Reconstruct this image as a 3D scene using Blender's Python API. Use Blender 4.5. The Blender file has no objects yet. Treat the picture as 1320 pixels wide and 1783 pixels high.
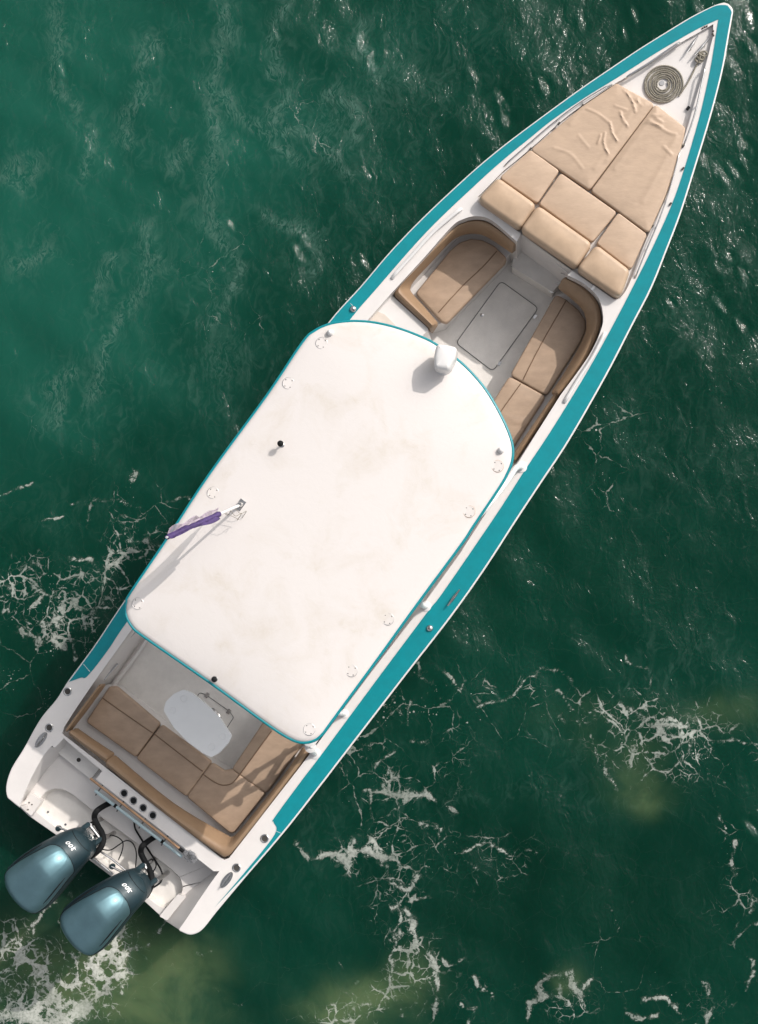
import bpy, bmesh, math, random
import numpy as np
from mathutils import Vector, Matrix
from mathutils.geometry import delaunay_2d_cdt, tessellate_polygon

random.seed(7)
rng = np.random.default_rng(11)
S = bpy.context.scene
C = S.collection

# ------------------------------------------------------------------ camera
IW, IH, F = 1320.0, 1783.0, 2618.0          # reference frame size, focal length in its pixels
CAM_Z = 18.0
NADIR = (900.0, 1100.0)                     # where the vertical through the camera meets the frame
_dc = Vector(((NADIR[0] - IW / 2) / F, -(NADIR[1] - IH / 2) / F, -1)).normalized()
CAM_R = _dc.rotation_difference(Vector((0, 0, -1))).to_matrix()
cd = bpy.data.cameras.new('camera')
cam = bpy.data.objects.new('camera', cd)
C.objects.link(cam)
cam.matrix_world = Matrix.Translation((0, 0, CAM_Z)) @ CAM_R.to_4x4()
cd.sensor_fit = 'HORIZONTAL'
cd.sensor_width = 36
cd.lens = F / IW * 36
cd.clip_start = 0.5
cd.clip_end = 3000
S.camera = cam

# ------------------------------------------------------------------ light
SUN_DIR = Vector((0.878, 0.696, 0)).normalized()      # horizontal heading towards the sun
SUN_EL = math.radians(41.8)
wd = bpy.data.worlds.new('World')
S.world = wd
wd.use_nodes = True
wn = wd.node_tree.nodes
sky = wn.new('ShaderNodeTexSky')
sky.sky_type = 'NISHITA'
sky.sun_disc = False
sky.sun_elevation = SUN_EL
sky.sun_rotation = math.atan2(SUN_DIR.x, SUN_DIR.y)
sky.air_density = 1.0
sky.dust_density = 5.0
wn['Background'].inputs['Strength'].default_value = 0.15
hs = wn.new('ShaderNodeHueSaturation')          # camera white balance: a less blue sky fill
hs.inputs['Saturation'].default_value = 0.25
wd.node_tree.links.new(sky.outputs[0], hs.inputs['Color'])
wd.node_tree.links.new(hs.outputs[0], wn['Background'].inputs['Color'])
sl = bpy.data.lights.new('sun', 'SUN')
sl.energy = 2.75
sl.angle = math.radians(0.5)
sl.color = (1.0, 0.93, 0.86)
sun = bpy.data.objects.new('sun', sl)
C.objects.link(sun)
sv = Vector((SUN_DIR.x * math.cos(SUN_EL), SUN_DIR.y * math.cos(SUN_EL), math.sin(SUN_EL)))
sun.rotation_euler = sv.to_track_quat('Z', 'Y').to_euler()
sun.location = sv * 30
S.view_settings.view_transform = 'Standard'
S.view_settings.look = 'None'
S.view_settings.gamma = 1
S.view_settings.exposure = 0.10
S.cycles.use_denoising = True
S.cycles.max_bounces = 8

# ------------------------------------------------------------------ measuring helpers
ZM = {'F': (0, 0, 1), 'Z1': (1020, 0, 4.4), 'Z2': (820, 130, 3.143), 'Z3': (640, 360, 3.0), 'Z4': (200, 540, 2.64),
      'Z5': (640, 740, 4.125), 'Z6': (60, 1040, 3.3), 'Z7': (0, 1300, 3.3), 'Z8': (300, 1180, 3.877),
      'A1': (560, 100, 2.2), 'A2': (860, 0, 2.8696), 'A3': (800, 500, 3.143), 'A4': (500, 860, 3.3),
      'A5': (0, 1000, 4.2467), 'A6': (500, 520, 3.3), 'A7': (0, 0, 1.8857), 'A8': (560, 1080, 1.7368),
      'B1': (140, 1330, 5.5), 'B2': (0, 1430, 5.077), 'B3': (0, 1270, 7.333), 'B4': (0, 1560, 2.8696),
      'B6': (0, 780, 3.715), 'B7': (270, 860, 7.765), 'B8': (1130, 40, 9.4286)}

def px(tag, *pts):
    ox, oy, s = ZM[tag]
    return [(ox + x / s, oy + y / s) for x, y in pts]

def W(p, z):
    """survey point: photo position + height above the water -> metres"""
    d = CAM_R @ Vector(((p[0] - IW / 2) / F, -(p[1] - IH / 2) / F, -1))
    zz = z if not callable(z) else 1.1
    for _ in range(4 if callable(z) else 1):
        t = (zz - CAM_Z) / d.z
        q = Vector((d.x * t, d.y * t, zz))
        if callable(z):
            zz = z(q.x, q.y)
            q.z = zz
    return q

STERN = W((180, 1510), 1.0)
BOW = W((1268, 8), 1.3)
AX = Vector((BOW.x - STERN.x, BOW.y - STERN.y)).normalized()      # fore direction
BL = Vector((BOW.x - STERN.x, BOW.y - STERN.y)).length
SB = Vector((AX.y, -AX.x))                                         # starboard direction
ROOT = Vector(((STERN.x + BOW.x) / 2, (STERN.y + BOW.y) / 2, 0))

def frac(x, y):
    return ((x - STERN.x) * AX.x + (y - STERN.y) * AX.y) / BL

def zg(x, y):
    s = min(max(frac(x, y), 0), 1)
    return 0.98 + 0.12 * s + 0.48 * s ** 2.2

def zgo(o):
    return lambda x, y: zg(x, y) + o

def smooth(pts, n=8, closed=False):
    P = [Vector(p) for p in pts]
    m = len(P)
    out = []
    for i in range(m if closed else m - 1):
        g = (lambda k: P[k % m]) if closed else (lambda k: P[min(max(k, 0), m - 1)])
        p0, p1, p2, p3 = g(i - 1), g(i), g(i + 1), g(i + 2)
        for k in range(n):
            t = k / n
            out.append(0.5 * ((2 * p1) + (p2 - p0) * t + (2 * p0 - 5 * p1 + 4 * p2 - p3) * t * t + (3 * p1 - p0 - 3 * p2 + p3) * t ** 3))
    if not closed:
        out.append(P[-1].copy())
    return [tuple(p) for p in out]

def area2(P):
    return sum(P[i][0] * P[(i + 1) % len(P)][1] - P[(i + 1) % len(P)][0] * P[i][1] for i in range(len(P)))

def ccw(P):
    return list(P) if area2(P) > 0 else list(reversed(P))

def round_poly(P, r, n=5):
    """round the corners of a polygon (2-D, metres)"""
    out = []
    m = len(P)
    for i in range(m):
        a, b, c = Vector(P[i - 1][:2]), Vector(P[i][:2]), Vector(P[(i + 1) % m][:2])
        u, v = a - b, c - b
        lu, lv = u.length, v.length
        if lu < 1e-6 or lv < 1e-6:
            continue
        ang = u.angle(v)
        if ang > math.radians(165):
            out.append(tuple(b))
            continue
        t = min(r / max(math.tan(ang / 2), 0.2), lu * 0.45, lv * 0.45)
        p, q = b + u / lu * t, b + v / lv * t
        for k in range(n + 1):
            s = k / n
            out.append(tuple((1 - s) ** 2 * p + 2 * s * (1 - s) * b + s * s * q))
    return out

def resample_closed(P, d):
    out = []
    m = len(P)
    for i in range(m):
        a, b = Vector(P[i]), Vector(P[(i + 1) % m])
        k = max(1, int((b - a).length / d))
        for j in range(k):
            out.append(tuple(a.lerp(b, j / k)))
    return out

def resample_open(P, n):
    P = [Vector(p) for p in P]
    L = [0]
    for i in range(1, len(P)):
        L.append(L[-1] + (P[i] - P[i - 1]).length)
    out = []
    j = 0
    for k in range(n):
        t = L[-1] * k / (n - 1)
        while j < len(P) - 2 and L[j + 1] < t:
            j += 1
        f = (t - L[j]) / max(L[j + 1] - L[j], 1e-9)
        out.append(P[j].lerp(P[j + 1], min(max(f, 0), 1)))
    return out

def offset_in(P, d):
    """move a ccw polygon inwards by d"""
    m = len(P)
    out = []
    for i in range(m):
        a, b, c = Vector(P[i - 1]), Vector(P[i]), Vector(P[(i + 1) % m])
        e1, e2 = (b - a), (c - b)
        if e1.length < 1e-9: e1 = e2
        if e2.length < 1e-9: e2 = e1
        e1.normalize(); e2.normalize()
        nn = Vector((-(e1.y + e2.y), e1.x + e2.x))
        if nn.length < 1e-6:
            nn = Vector((-e1.y, e1.x))
        nn.normalize()
        cs = max(nn.dot(Vector((-e1.y, e1.x))), 0.6)
        out.append(tuple(b + nn * d / cs))
    return out

def inside(p, poly):
    x, y = p
    r = False
    j = len(poly) - 1
    for i in range(len(poly)):
        xi, yi = poly[i]; xj, yj = poly[j]
        if (yi > y) != (yj > y) and x < (xj - xi) * (y - yi) / (yj - yi) + xi:
            r = not r
        j = i
    return r

def dist_poly(p, poly):
    best = 9
    m = len(poly)
    for i in range(m):
        ax, ay = poly[i]; bx, by = poly[(i + 1) % m]
        dx, dy = bx - ax, by - ay
        L = dx * dx + dy * dy
        t = 0 if L == 0 else max(0, min(1, ((p[0] - ax) * dx + (p[1] - ay) * dy) / L))
        best = min(best, math.hypot(p[0] - ax - dx * t, p[1] - ay - dy * t))
    return best

def fill2d(outer, holes=(), spacing=None):
    """constrained triangulation with optional interior grid"""
    V, E = [], []
    for loop in [outer] + list(holes):
        b = len(V)
        V += [Vector(p[:2]) for p in loop]
        E += [(b + i, b + (i + 1) % len(loop)) for i in range(len(loop))]
    if spacing:
        xs = [p[0] for p in outer]; ys = [p[1] for p in outer]
        y = min(ys) + spacing / 2
        row = 0
        while y < max(ys):
            x = min(xs) + spacing * (0.25 + 0.5 * (row % 2))
            while x < max(xs):
                if inside((x, y), outer) and not any(inside((x, y), h) for h in holes):
                    if all(dist_poly((x, y), l) > spacing * 0.45 for l in [outer] + list(holes)):
                        V.append(Vector((x, y)))
                x += spacing
            y += spacing * 0.87
            row += 1
    r = delaunay_2d_cdt(V, E, [], 0, 1e-7)
    vs, fs = r[0], r[2]
    keep = []
    for f in fs:
        c = sum((vs[i] for i in f), Vector((0, 0))) / len(f)
        if inside(c, outer) and not any(inside(c, h) for h in holes):
            a = (vs[f[1]] - vs[f[0]]).cross(vs[f[2]] - vs[f[0]])
            lmax = max((vs[f[i]] - vs[f[(i + 1) % 3]]).length for i in range(3))
            if abs(a) / max(lmax, 1e-9) < 3e-4: continue      # slivers along straight edges
            keep.append(list(f) if a > 0 else list(reversed(f)))
    return [tuple(v) for v in vs], keep

# ------------------------------------------------------------------ mesh / object helpers
class MB:
    def __init__(self):
        self.v, self.f = [], []
    def add(self, v, f):
        b = len(self.v)
        self.v += [tuple(p) for p in v]
        self.f += [tuple(b + i for i in q) for q in f]
    def build(self, name, mat, parent=None, flat=False, origin=None, bevel=0, angle=35):
        o0 = origin if origin is not None else (ORIG.get(parent, ROOT) if parent else ROOT)
        me = bpy.data.meshes.new(name)
        me.from_pydata([(x - o0[0], y - o0[1], z - o0[2]) for x, y, z in self.v], [], self.f)
        bm = bmesh.new(); bm.from_mesh(me)
        bmesh.ops.remove_doubles(bm, verts=bm.verts, dist=1e-5)
        bmesh.ops.recalc_face_normals(bm, faces=bm.faces) if not flat == 'keep' else None
        bm.to_mesh(me); bm.free()
        o = bpy.data.objects.new(name, me)
        C.objects.link(o)
        ORIG[o] = Vector(o0)
        if parent:
            o.parent = parent
        else:
            o.location = o0
        me.materials.append(mat)
        if bevel:
            m = o.modifiers.new('bevel', 'BEVEL'); m.width = bevel; m.segments = 2
            m.limit_method = 'ANGLE'; m.angle_limit = math.radians(50)
        if not flat:
            me.polygons.foreach_set('use_smooth', [True] * len(me.polygons))
            me.set_sharp_from_angle(angle=math.radians(angle))
        return o

ORIG = {}

def prism(mb, outer, ztop, zbot, holes=(), spacing=None):
    """solid between a top surface ztop(x,y) and zbot"""
    zt = ztop if callable(ztop) else (lambda x, y: ztop)
    zb = zbot if callable(zbot) else (lambda x, y: zbot)
    outer = ccw(outer)
    vs, fs = fill2d(outer, holes, spacing)
    n = len(vs)
    v = [(x, y, zt(x, y)) for x, y in vs] + [(x, y, zb(x, y)) for x, y in vs]
    f = fs + [[i + n for i in reversed(q)] for q in fs]
    cnt = {}
    for q in fs:
        for i in range(3):
            a, b = q[i], q[(i + 1) % 3]
            cnt[(a, b)] = 1
    for (a, b) in list(cnt):
        if (b, a) not in cnt:
            f.append([b, a, a + n, b + n])
    mb.add(v, f)

def rings(mb, loops, cap_top=True, cap_bot=True, spacing=None, zf=None):
    """loft closed loops (lists of xyz, same count) bottom->top, cap top through triangulation"""
    n = len(loops[0])
    v = [p for l in loops for p in l]
    f = []
    for k in range(len(loops) - 1):
        for i in range(n):
            a, b = k * n + i, k * n + (i + 1) % n
            f.append((a, b, b + n, a + n))
    mb.add(v, f)
    if cap_bot:
        mb.add(loops[0], [tuple(reversed(range(n)))])
    if cap_top:
        top = loops[-1]
        vs, fs = fill2d([(p[0], p[1]) for p in top], (), spacing)
        zav = {(round(p[0], 5), round(p[1], 5)): p[2] for p in top}
        out = []
        for x, y in vs:
            k = (round(x, 5), round(y, 5))
            out.append((x, y, zav[k] if k in zav else zf(x, y)))
        mb.add(out, fs)

def tube(mb, pts, r, n=10, caps=True, closed=False):
    P = [Vector(p) for p in pts]
    m = len(P)
    rs = r if isinstance(r, (list, tuple)) else [r] * m
    loops = []
    up = None
    for i in range(m):
        a = P[(i - 1) % m] if closed else P[max(i - 1, 0)]
        b = P[(i + 1) % m] if closed else P[min(i + 1, m - 1)]
        t = (b - a)
        if t.length < 1e-9: t = Vector((0, 0, 1))
        t.normalize()
        if up is None:
            up = t.orthogonal().normalized() if abs(t.z) > 0.9 else (Vector((0, 0, 1)) - t * t.z).normalized()
        else:
            up = (up - t * up.dot(t)).normalized()
        s = t.cross(up)
        loops.append([tuple(P[i] + (up * math.cos(2 * math.pi * k / n) + s * math.sin(2 * math.pi * k / n)) * rs[i]) for k in range(n)])
    v = [p for l in loops for p in l]
    f = []
    for k in range(m if closed else m - 1):
        k2 = (k + 1) % m
        for i in range(n):
            f.append((k * n + i, k * n + (i + 1) % n, k2 * n + (i + 1) % n, k2 * n + i))
    if caps and not closed:
        f.append(tuple(reversed(range(n))))
        f.append(tuple((m - 1) * n + i for i in range(n)))
    mb.add(v, f)

def lathe(mb, c, prof, n=24, axis=None):
    """prof: (radius, height) pairs round vertical axis at c"""
    c = Vector(c)
    M = Matrix.Identity(3) if axis is None else Vector((0, 0, 1)).rotation_difference(Vector(axis).normalized()).to_matrix()
    v = []
    for r, h in prof:
        for k in range(n):
            a = 2 * math.pi * k / n
            v.append(tuple(c + M @ Vector((r * math.cos(a), r * math.sin(a), h))))
    f = []
    for j in range(len(prof) - 1):
        for k in range(n):
            f.append((j * n + k, j * n + (k + 1) % n, (j + 1) * n + (k + 1) % n, (j + 1) * n + k))
    f.append(tuple(reversed(range(n))))
    f.append(tuple((len(prof) - 1) * n + k for k in range(n)))
    mb.add(v, f)

def box(mb, c, e, s, h, z0):
    """box centred at c (xy), length s[0] along e, width s[1], from z0 up h"""
    e = Vector(e).normalized(); n = Vector((-e.y, e.x))
    q = []
    for z in (z0, z0 + h):
        for a, b in ((-1, -1), (1, -1), (1, 1), (-1, 1)):
            p = Vector(c[:2]) + e * a * s[0] / 2 + n * b * s[1] / 2
            q.append((p.x, p.y, z))
    mb.add(q, [(3, 2, 1, 0), (4, 5, 6, 7), (0, 1, 5, 4), (1, 2, 6, 5), (2, 3, 7, 6), (3, 0, 4, 7)])

# ------------------------------------------------------------------ materials
def new_mat(name):
    m = bpy.data.materials.new(name)
    m.use_nodes = True
    nt = m.node_tree
    return m, nt, nt.nodes['Principled BSDF']

def N(nt, kind, **kw):
    n = nt.nodes.new(kind)
    for k, v in kw.items():
        if k.startswith('i_'):
            n.inputs[k[2:].replace('_', ' ')].default_value = v
        else:
            setattr(n, k, v)
    return n

def mat(name, col, rough=0.4, metal=0.0, coat=0.0, var=0.0, vscale=3.0, bump=0.0, bscale=60.0, col2=None, spec=0.5,
        stretch=None, rvar=0.0):
    m, nt, b = new_mat(name)
    L = nt.links.new
    b.inputs['Roughness'].default_value = rough
    b.inputs['Metallic'].default_value = metal
    b.inputs['Coat Weight'].default_value = coat
    b.inputs['Coat Roughness'].default_value = 0.08
    b.inputs['Specular IOR Level'].default_value = spec
    tc = N(nt, 'ShaderNodeTexCoord')
    src = tc.outputs['Object']
    if stretch:
        mp = N(nt, 'ShaderNodeMapping')
        mp.inputs['Scale'].default_value = stretch
        mp.inputs['Rotation'].default_value = (0, 0, -math.atan2(AX.y, AX.x))
        L(src, mp.inputs[0]); src = mp.outputs[0]
    if var or col2:
        ns = N(nt, 'ShaderNodeTexNoise'); ns.inputs['Scale'].default_value = vscale; ns.inputs['Detail'].default_value = 7
        ns.inputs['Roughness'].default_value = 0.62
        L(src, ns.inputs['Vector'])
        rp = N(nt, 'ShaderNodeValToRGB')
        rp.color_ramp.elements[0].position = 0.35; rp.color_ramp.elements[1].position = 0.68
        c2 = col2 if col2 else tuple(c * (1 - var) for c in col)
        rp.color_ramp.elements[0].color = (*col, 1); rp.color_ramp.elements[1].color = (*c2, 1)
        L(ns.outputs[0], rp.inputs[0]); L(rp.outputs[0], b.inputs['Base Color'])
        if rvar:
            mr = N(nt, 'ShaderNodeMapRange'); mr.inputs[3].default_value = rough - rvar; mr.inputs[4].default_value = rough + rvar
            L(ns.outputs[0], mr.inputs[0]); L(mr.outputs[0], b.inputs['Roughness'])
    else:
        b.inputs['Base Color'].default_value = (*col, 1)
    if bump:
        n2 = N(nt, 'ShaderNodeTexNoise'); n2.inputs['Scale'].default_value = bscale; n2.inputs['Detail'].default_value = 4
        L(src, n2.inputs['Vector'])
        bp = N(nt, 'ShaderNodeBump'); bp.inputs['Strength'].default_value = bump; bp.inputs['Distance'].default_value = 0.01
        L(n2.outputs[0], bp.inputs['Height']); L(bp.outputs[0], b.inputs['Normal'])
    return m

M_WHITE = mat('white_gelcoat', (0.70, 0.67, 0.65), 0.3, var=0.06, vscale=5, coat=0.3, bump=0.05, bscale=4)
M_HULL = mat('hull_gelcoat', (0.66, 0.63, 0.61), 0.3, var=0.1, vscale=4, coat=0.4)
M_TEAL = mat('teal_gelcoat', (0.001, 0.225, 0.265), 0.42, coat=0.0, spec=0.35, var=0.12, vscale=9, bump=0.04, bscale=6, rvar=0.06)
M_GREY = mat('nonskid_grey', (0.80, 0.77, 0.735), 0.6, var=0.13, vscale=5, bump=0.25, bscale=220)
M_BEIGE = mat('rough_beige', (0.64, 0.57, 0.50), 0.6, var=0.1, vscale=7, bump=0.25, bscale=220)
M_SUNPAD = mat('sunpad_vinyl', (0.49, 0.36, 0.26), 0.55, var=0.12, vscale=6, bump=0.25, bscale=14, stretch=(1, 2.2, 1), rvar=0.08)
M_BOLSTER = mat('bolster_vinyl', (0.47, 0.34, 0.235), 0.42, var=0.14, vscale=7, bump=0.22, bscale=9, rvar=0.08)
M_SEAT = mat('seat_vinyl', (0.41, 0.295, 0.21), 0.5, var=0.18, vscale=6, bump=0.3, bscale=10, stretch=(1, 2.0, 1), rvar=0.08)
M_BACK = mat('backrest_vinyl', (0.29, 0.19, 0.115), 0.48, var=0.16, vscale=5, bump=0.22, bscale=10, rvar=0.08)
M_PIPE = mat('piping_brown', (0.20, 0.125, 0.075), 0.6, var=0.2)
M_SEAM = mat('seam_dark', (0.05, 0.045, 0.04), 0.8, var=0.2)
M_LINE = mat('hatch_gasket', (0.14, 0.14, 0.135), 0.7, var=0.3, vscale=20)
M_STEEL = mat('stainless', (0.62, 0.61, 0.60), 0.22, metal=1.0, var=0.2, vscale=30)
M_BLACK = mat('black_rubber', (0.006, 0.007, 0.008), 0.75, spec=.25, var=0.3, vscale=20, bump=0.2, bscale=80)
M_PWHITE = mat('white_plastic', (0.66, 0.65, 0.64), 0.35, var=0.05)
M_TABLE = mat('table_plastic', (0.86, 0.86, 0.86), 0.3, var=0.05, coat=0.2)
M_ENGD = mat('dark_cowl_paint', (0.014, 0.036, 0.046), 0.5, metal=0.2, coat=0.06, var=0.25, vscale=12, rvar=0.08)
M_ENG = mat('metallic_cowl_paint', (0.155, 0.275, 0.315), 0.50, metal=0.8, coat=0.15, var=0.18, vscale=4)
M_LETTER = mat('white_lettering', (0.82, 0.82, 0.82), 0.4, var=0.05)
M_ROPE = mat('rope_fibre', (0.30, 0.275, 0.22), 0.85, col2=(0.15, 0.135, 0.11), vscale=45, bump=0.6, bscale=120)
M_WOOD = mat('varnished_wood', (0.42, 0.25, 0.14), 0.5, var=0.35, vscale=12)
M_POLE = mat('pale_blue_aluminium', (0.55, 0.70, 0.74), 0.35, var=0.1, coat=0.2)
M_BRIST = mat('grey_bristle', (0.34, 0.35, 0.37), 0.9, var=0.5, vscale=60, bump=0.9, bscale=200)

def roof_mat():
    m, nt, b = new_mat('stained_hardtop')
    L = nt.links.new
    b.inputs['Roughness'].default_value = 0.5
    b.inputs['Coat Weight'].default_value = 0.05
    tc = N(nt, 'ShaderNodeTexCoord')
    n1 = N(nt, 'ShaderNodeTexNoise'); n1.inputs['Scale'].default_value = 1.6; n1.inputs['Detail'].default_value = 9; n1.inputs['Roughness'].default_value = 0.66; n1.inputs['Distortion'].default_value = 0.6
    n2 = N(nt, 'ShaderNodeTexNoise'); n2.inputs['Scale'].default_value = 7; n2.inputs['Detail'].default_value = 8; n2.inputs['Roughness'].default_value = 0.75; n2.inputs['Distortion'].default_value = 1.2
    n3 = N(nt, 'ShaderNodeTexNoise'); n3.inputs['Scale'].default_value = 26; n3.inputs['Detail'].default_value = 6
    for n in (n1, n2, n3): L(tc.outputs['Object'], n.inputs['Vector'])
    r1 = N(nt, 'ShaderNodeValToRGB'); r1.color_ramp.elements[0].position = 0.47; r1.color_ramp.elements[1].position = 0.78
    r2 = N(nt, 'ShaderNodeValToRGB'); r2.color_ramp.elements[0].position = 0.48; r2.color_ramp.elements[1].position = 0.80
    L(n1.outputs[0], r1.inputs[0]); L(n2.outputs[0], r2.inputs[0])
    mu = N(nt, 'ShaderNodeMath', operation='MULTIPLY'); L(r1.outputs[0], mu.inputs[0]); L(r2.outputs[0], mu.inputs[1])
    ad = N(nt, 'ShaderNodeMath', operation='MULTIPLY_ADD'); L(r1.outputs[0], ad.inputs[0]); ad.inputs[1].default_value = 0.42
    L(mu.outputs[0], ad.inputs[2])
    mx = N(nt, 'ShaderNodeMix', data_type='RGBA'); mx.inputs[6].default_value = (0.63, 0.595, 0.575, 1); mx.inputs[7].default_value = (0.50, 0.44, 0.36, 1)
    L(ad.outputs[0], mx.inputs[0])
    r3 = N(nt, 'ShaderNodeValToRGB'); r3.color_ramp.elements[0].position = 0.62; r3.color_ramp.elements[1].position = 0.78
    L(n3.outputs[0], r3.inputs[0])
    m3 = N(nt, 'ShaderNodeMath', operation='MULTIPLY'); L(r3.outputs[0], m3.inputs[0]); L(r2.outputs[0], m3.inputs[1])
    m4 = N(nt, 'ShaderNodeMath', operation='MULTIPLY'); L(m3.outputs[0], m4.inputs[0]); m4.inputs[1].default_value = 0.6
    mx2 = N(nt, 'ShaderNodeMix', data_type='RGBA'); L(m4.outputs[0], mx2.inputs[0]); L(mx.outputs[2], mx2.inputs[6]); mx2.inputs[7].default_value = (0.44, 0.405, 0.37, 1)
    L(mx2.outputs[2], b.inputs['Base Color'])
    bp = N(nt, 'ShaderNodeBump'); bp.inputs['Strength'].default_value = 0.12; bp.inputs['Distance'].default_value = 0.02
    L(n2.outputs[0], bp.inputs['Height']); L(bp.outputs[0], b.inputs['Normal'])
    return m
M_ROOF = roof_mat()

def flag_mat(name, c, tr):
    m, nt, b = new_mat(name)
    L = nt.links.new
    out = nt.nodes['Material Output']
    b.inputs['Roughness'].default_value = 0.8
    tc = N(nt, 'ShaderNodeTexCoord')
    ns = N(nt, 'ShaderNodeTexNoise'); ns.inputs['Scale'].default_value = 9
    L(tc.outputs['Object'], ns.inputs['Vector'])
    rp = N(nt, 'ShaderNodeValToRGB'); rp.color_ramp.elements[0].color = (*c, 1); rp.color_ramp.elements[1].color = (*[x * 1.7 for x in c], 1)
    rp.color_ramp.elements[0].position = 0.35; rp.color_ramp.elements[1].position = 0.7
    L(ns.outputs[0], rp.inputs[0]); L(rp.outputs[0], b.inputs['Base Color'])
    t = N(nt, 'ShaderNodeBsdfTranslucent'); L(rp.outputs[0], t.inputs['Color'])
    t2 = N(nt, 'ShaderNodeBsdfTransparent')
    m1 = N(nt, 'ShaderNodeMixShader'); m1.inputs[0].default_value = 0.35
    L(b.outputs[0], m1.inputs[1]); L(t.outputs[0], m1.inputs[2])
    m2 = N(nt, 'ShaderNodeMixShader'); m2.inputs[0].default_value = tr
    L(m1.outputs[0], m2.inputs[1]); L(t2.outputs[0], m2.inputs[2]); L(m2.outputs[0], out.inputs['Surface'])
    return m
M_FLAG = flag_mat('purple_cloth', (0.075, 0.048, 0.15), 0.12)
M_FLAGW = flag_mat('pale_sheer_cloth', (0.42, 0.36, 0.42), 0.45)

# ------------------------------------------------------------------ water
def value_noise(X, Y, sc, seed):
    r = np.random.default_rng(seed)
    G = r.random((256, 256))
    x, y = X * sc + 1000.3, Y * sc + 1000.7
    xi, yi = np.floor(x).astype(int), np.floor(y).astype(int)
    fx, fy = x - xi, y - yi
    fx = fx * fx * (3 - 2 * fx); fy = fy * fy * (3 - 2 * fy)
    g = lambda a, b: G[a % 256, b % 256]
    return (g(xi, yi) * (1 - fx) + g(xi + 1, yi) * fx) * (1 - fy) + (g(xi, yi + 1) * (1 - fx) + g(xi + 1, yi + 1) * fx) * fy

def grade(lo, hi, d, far):
    a = list(np.arange(lo, hi, d))
    s, x = d, hi
    up = []
    while x < far:
        up.append(x); s *= 1.18; x += s
    s, x = d * 1.18, lo - d
    dn = []
    while x > -far:
        dn.append(x); s *= 1.18; x -= s
    return np.array(dn[::-1] + a + up)

c0, c1 = W((-30, 1815), 0), W((1350, -30), 0)
gx = grade(min(c0.x, c1.x) - 0.4, max(c0.x, c1.x) + 0.4, 0.026, 900)
gy = grade(min(c0.y, c1.y) - 0.4, max(c0.y, c1.y) + 0.4, 0.026, 900)
GX, GY = np.meshgrid(gx, gy)

def strand_field(lines, X, Y):
    """soft field that peaks on each drifting foam line"""
    out = np.zeros_like(X)
    wx = X + (value_noise(X, Y, 2.2, 1) - 0.5) * 0.30 + (value_noise(X, Y, 7, 2) - 0.5) * 0.10
    wy = Y + (value_noise(X, Y, 2.2, 3) - 0.5) * 0.30 + (value_noise(X, Y, 7, 4) - 0.5) * 0.10
    for amp, w, pts in lines:
        P = [W(p, 0) for p in pts]
        for a, b in zip(P[:-1], P[1:]):
            lo = (min(a.x, b.x) - 4 * w - 0.3, min(a.y, b.y) - 4 * w - 0.3); hi = (max(a.x, b.x) + 4 * w + 0.3, max(a.y, b.y) + 4 * w + 0.3)
            ix = np.searchsorted(gx, [lo[0], hi[0]]); iy = np.searchsorted(gy, [lo[1], hi[1]])
            sl = (slice(iy[0], iy[1]), slice(ix[0], ix[1]))
            x, y = wx[sl], wy[sl]
            dx, dy = b.x - a.x, b.y - a.y
            L = max(dx * dx + dy * dy, 1e-9)
            t = np.clip(((x - a.x) * dx + (y - a.y) * dy) / L, 0, 1)
            d = np.hypot(x - a.x - dx * t, y - a.y - dy * t)
            out[sl] = np.maximum(out[sl], amp * np.exp(-(d / w) ** 1.3))
    return out

def blob_field(blobs, X, Y):
    out = np.zeros_like(X)
    for p, rx, ry, ang, amp in blobs:
        c = W(p, 0)
        a = math.radians(ang)
        dx, dy = X - c.x, Y - c.y
        u = (dx * math.cos(a) + dy * math.sin(a)) / (rx * 18 / F)
        v = (-dx * math.sin(a) + dy * math.cos(a)) / (ry * 18 / F)
        out += amp * np.exp(-np.clip(u * u + v * v, 0, 40))
    return out

LN = []
def ln(tag, amp, w, *pts):
    LN.append((amp, w, px(tag, *pts)))
# drifting foam to starboard, seen below the boat
ln('A8', .95, .030, (300, 130), (345, 210)); ln('A8', .9, .022, (370, 150), (430, 200), (442, 160))
ln('A8', .95, .028, (480, 240), (560, 200), (640, 180)); ln('A8', .7, .02, (640, 180), (740, 160))
ln('A8', .85, .022, (700, 215), (760, 250), (820, 268)); ln('A8', .72, .014, (820, 268), (900, 240), (990, 215), (985, 180), (930, 90))
ln('A8', .86, .04, (740, 285), (800, 295)); ln('A8', .9, .045, (900, 290), (1000, 315), (1080, 318), (1140, 315)); ln('A8', .8, .03, (1150, 355), (1320, 372))
ln('A8', .95, .028, (815, 360), (850, 440), (880, 490)); ln('A8', .85, .026, (930, 490), (990, 460), (1080, 455), (1110, 400), (1095, 360)); ln('A8', .85, .024, (1110, 430), (1160, 390))
ln('A8', .85, .03, (175, 440), (215, 400)); ln('A8', .8, .03, (230, 350), (330, 330)); ln('A8', .8, .026, (215, 230), (250, 310), (270, 250))
ln('A8', .7, .014, (410, 360), (410, 450), (390, 520))
ln('A8', 1., .034, (140, 530), (210, 530), (290, 515), (360, 530), (410, 555)); ln('A8', 1., .05, (210, 460), (215, 525)); ln('A8', .9, .03, (155, 540), (185, 630))
ln('A8', .9, .026, (300, 595), (370, 600), (350, 630), (410, 670), (500, 655), (560, 690)); ln('A8', .74, .02, (560, 690), (640, 740))
ln('A8', .85, .02, (190, 640), (170, 700)); ln('A8', .8, .022, (455, 690), (465, 730))
ln('A8', 1., .05, (-60, 660), (0, 690), (60, 705), (110, 745), (170, 715), (240, 740)); ln('A8', 1., .06, (180, 680), (220, 730))
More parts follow.
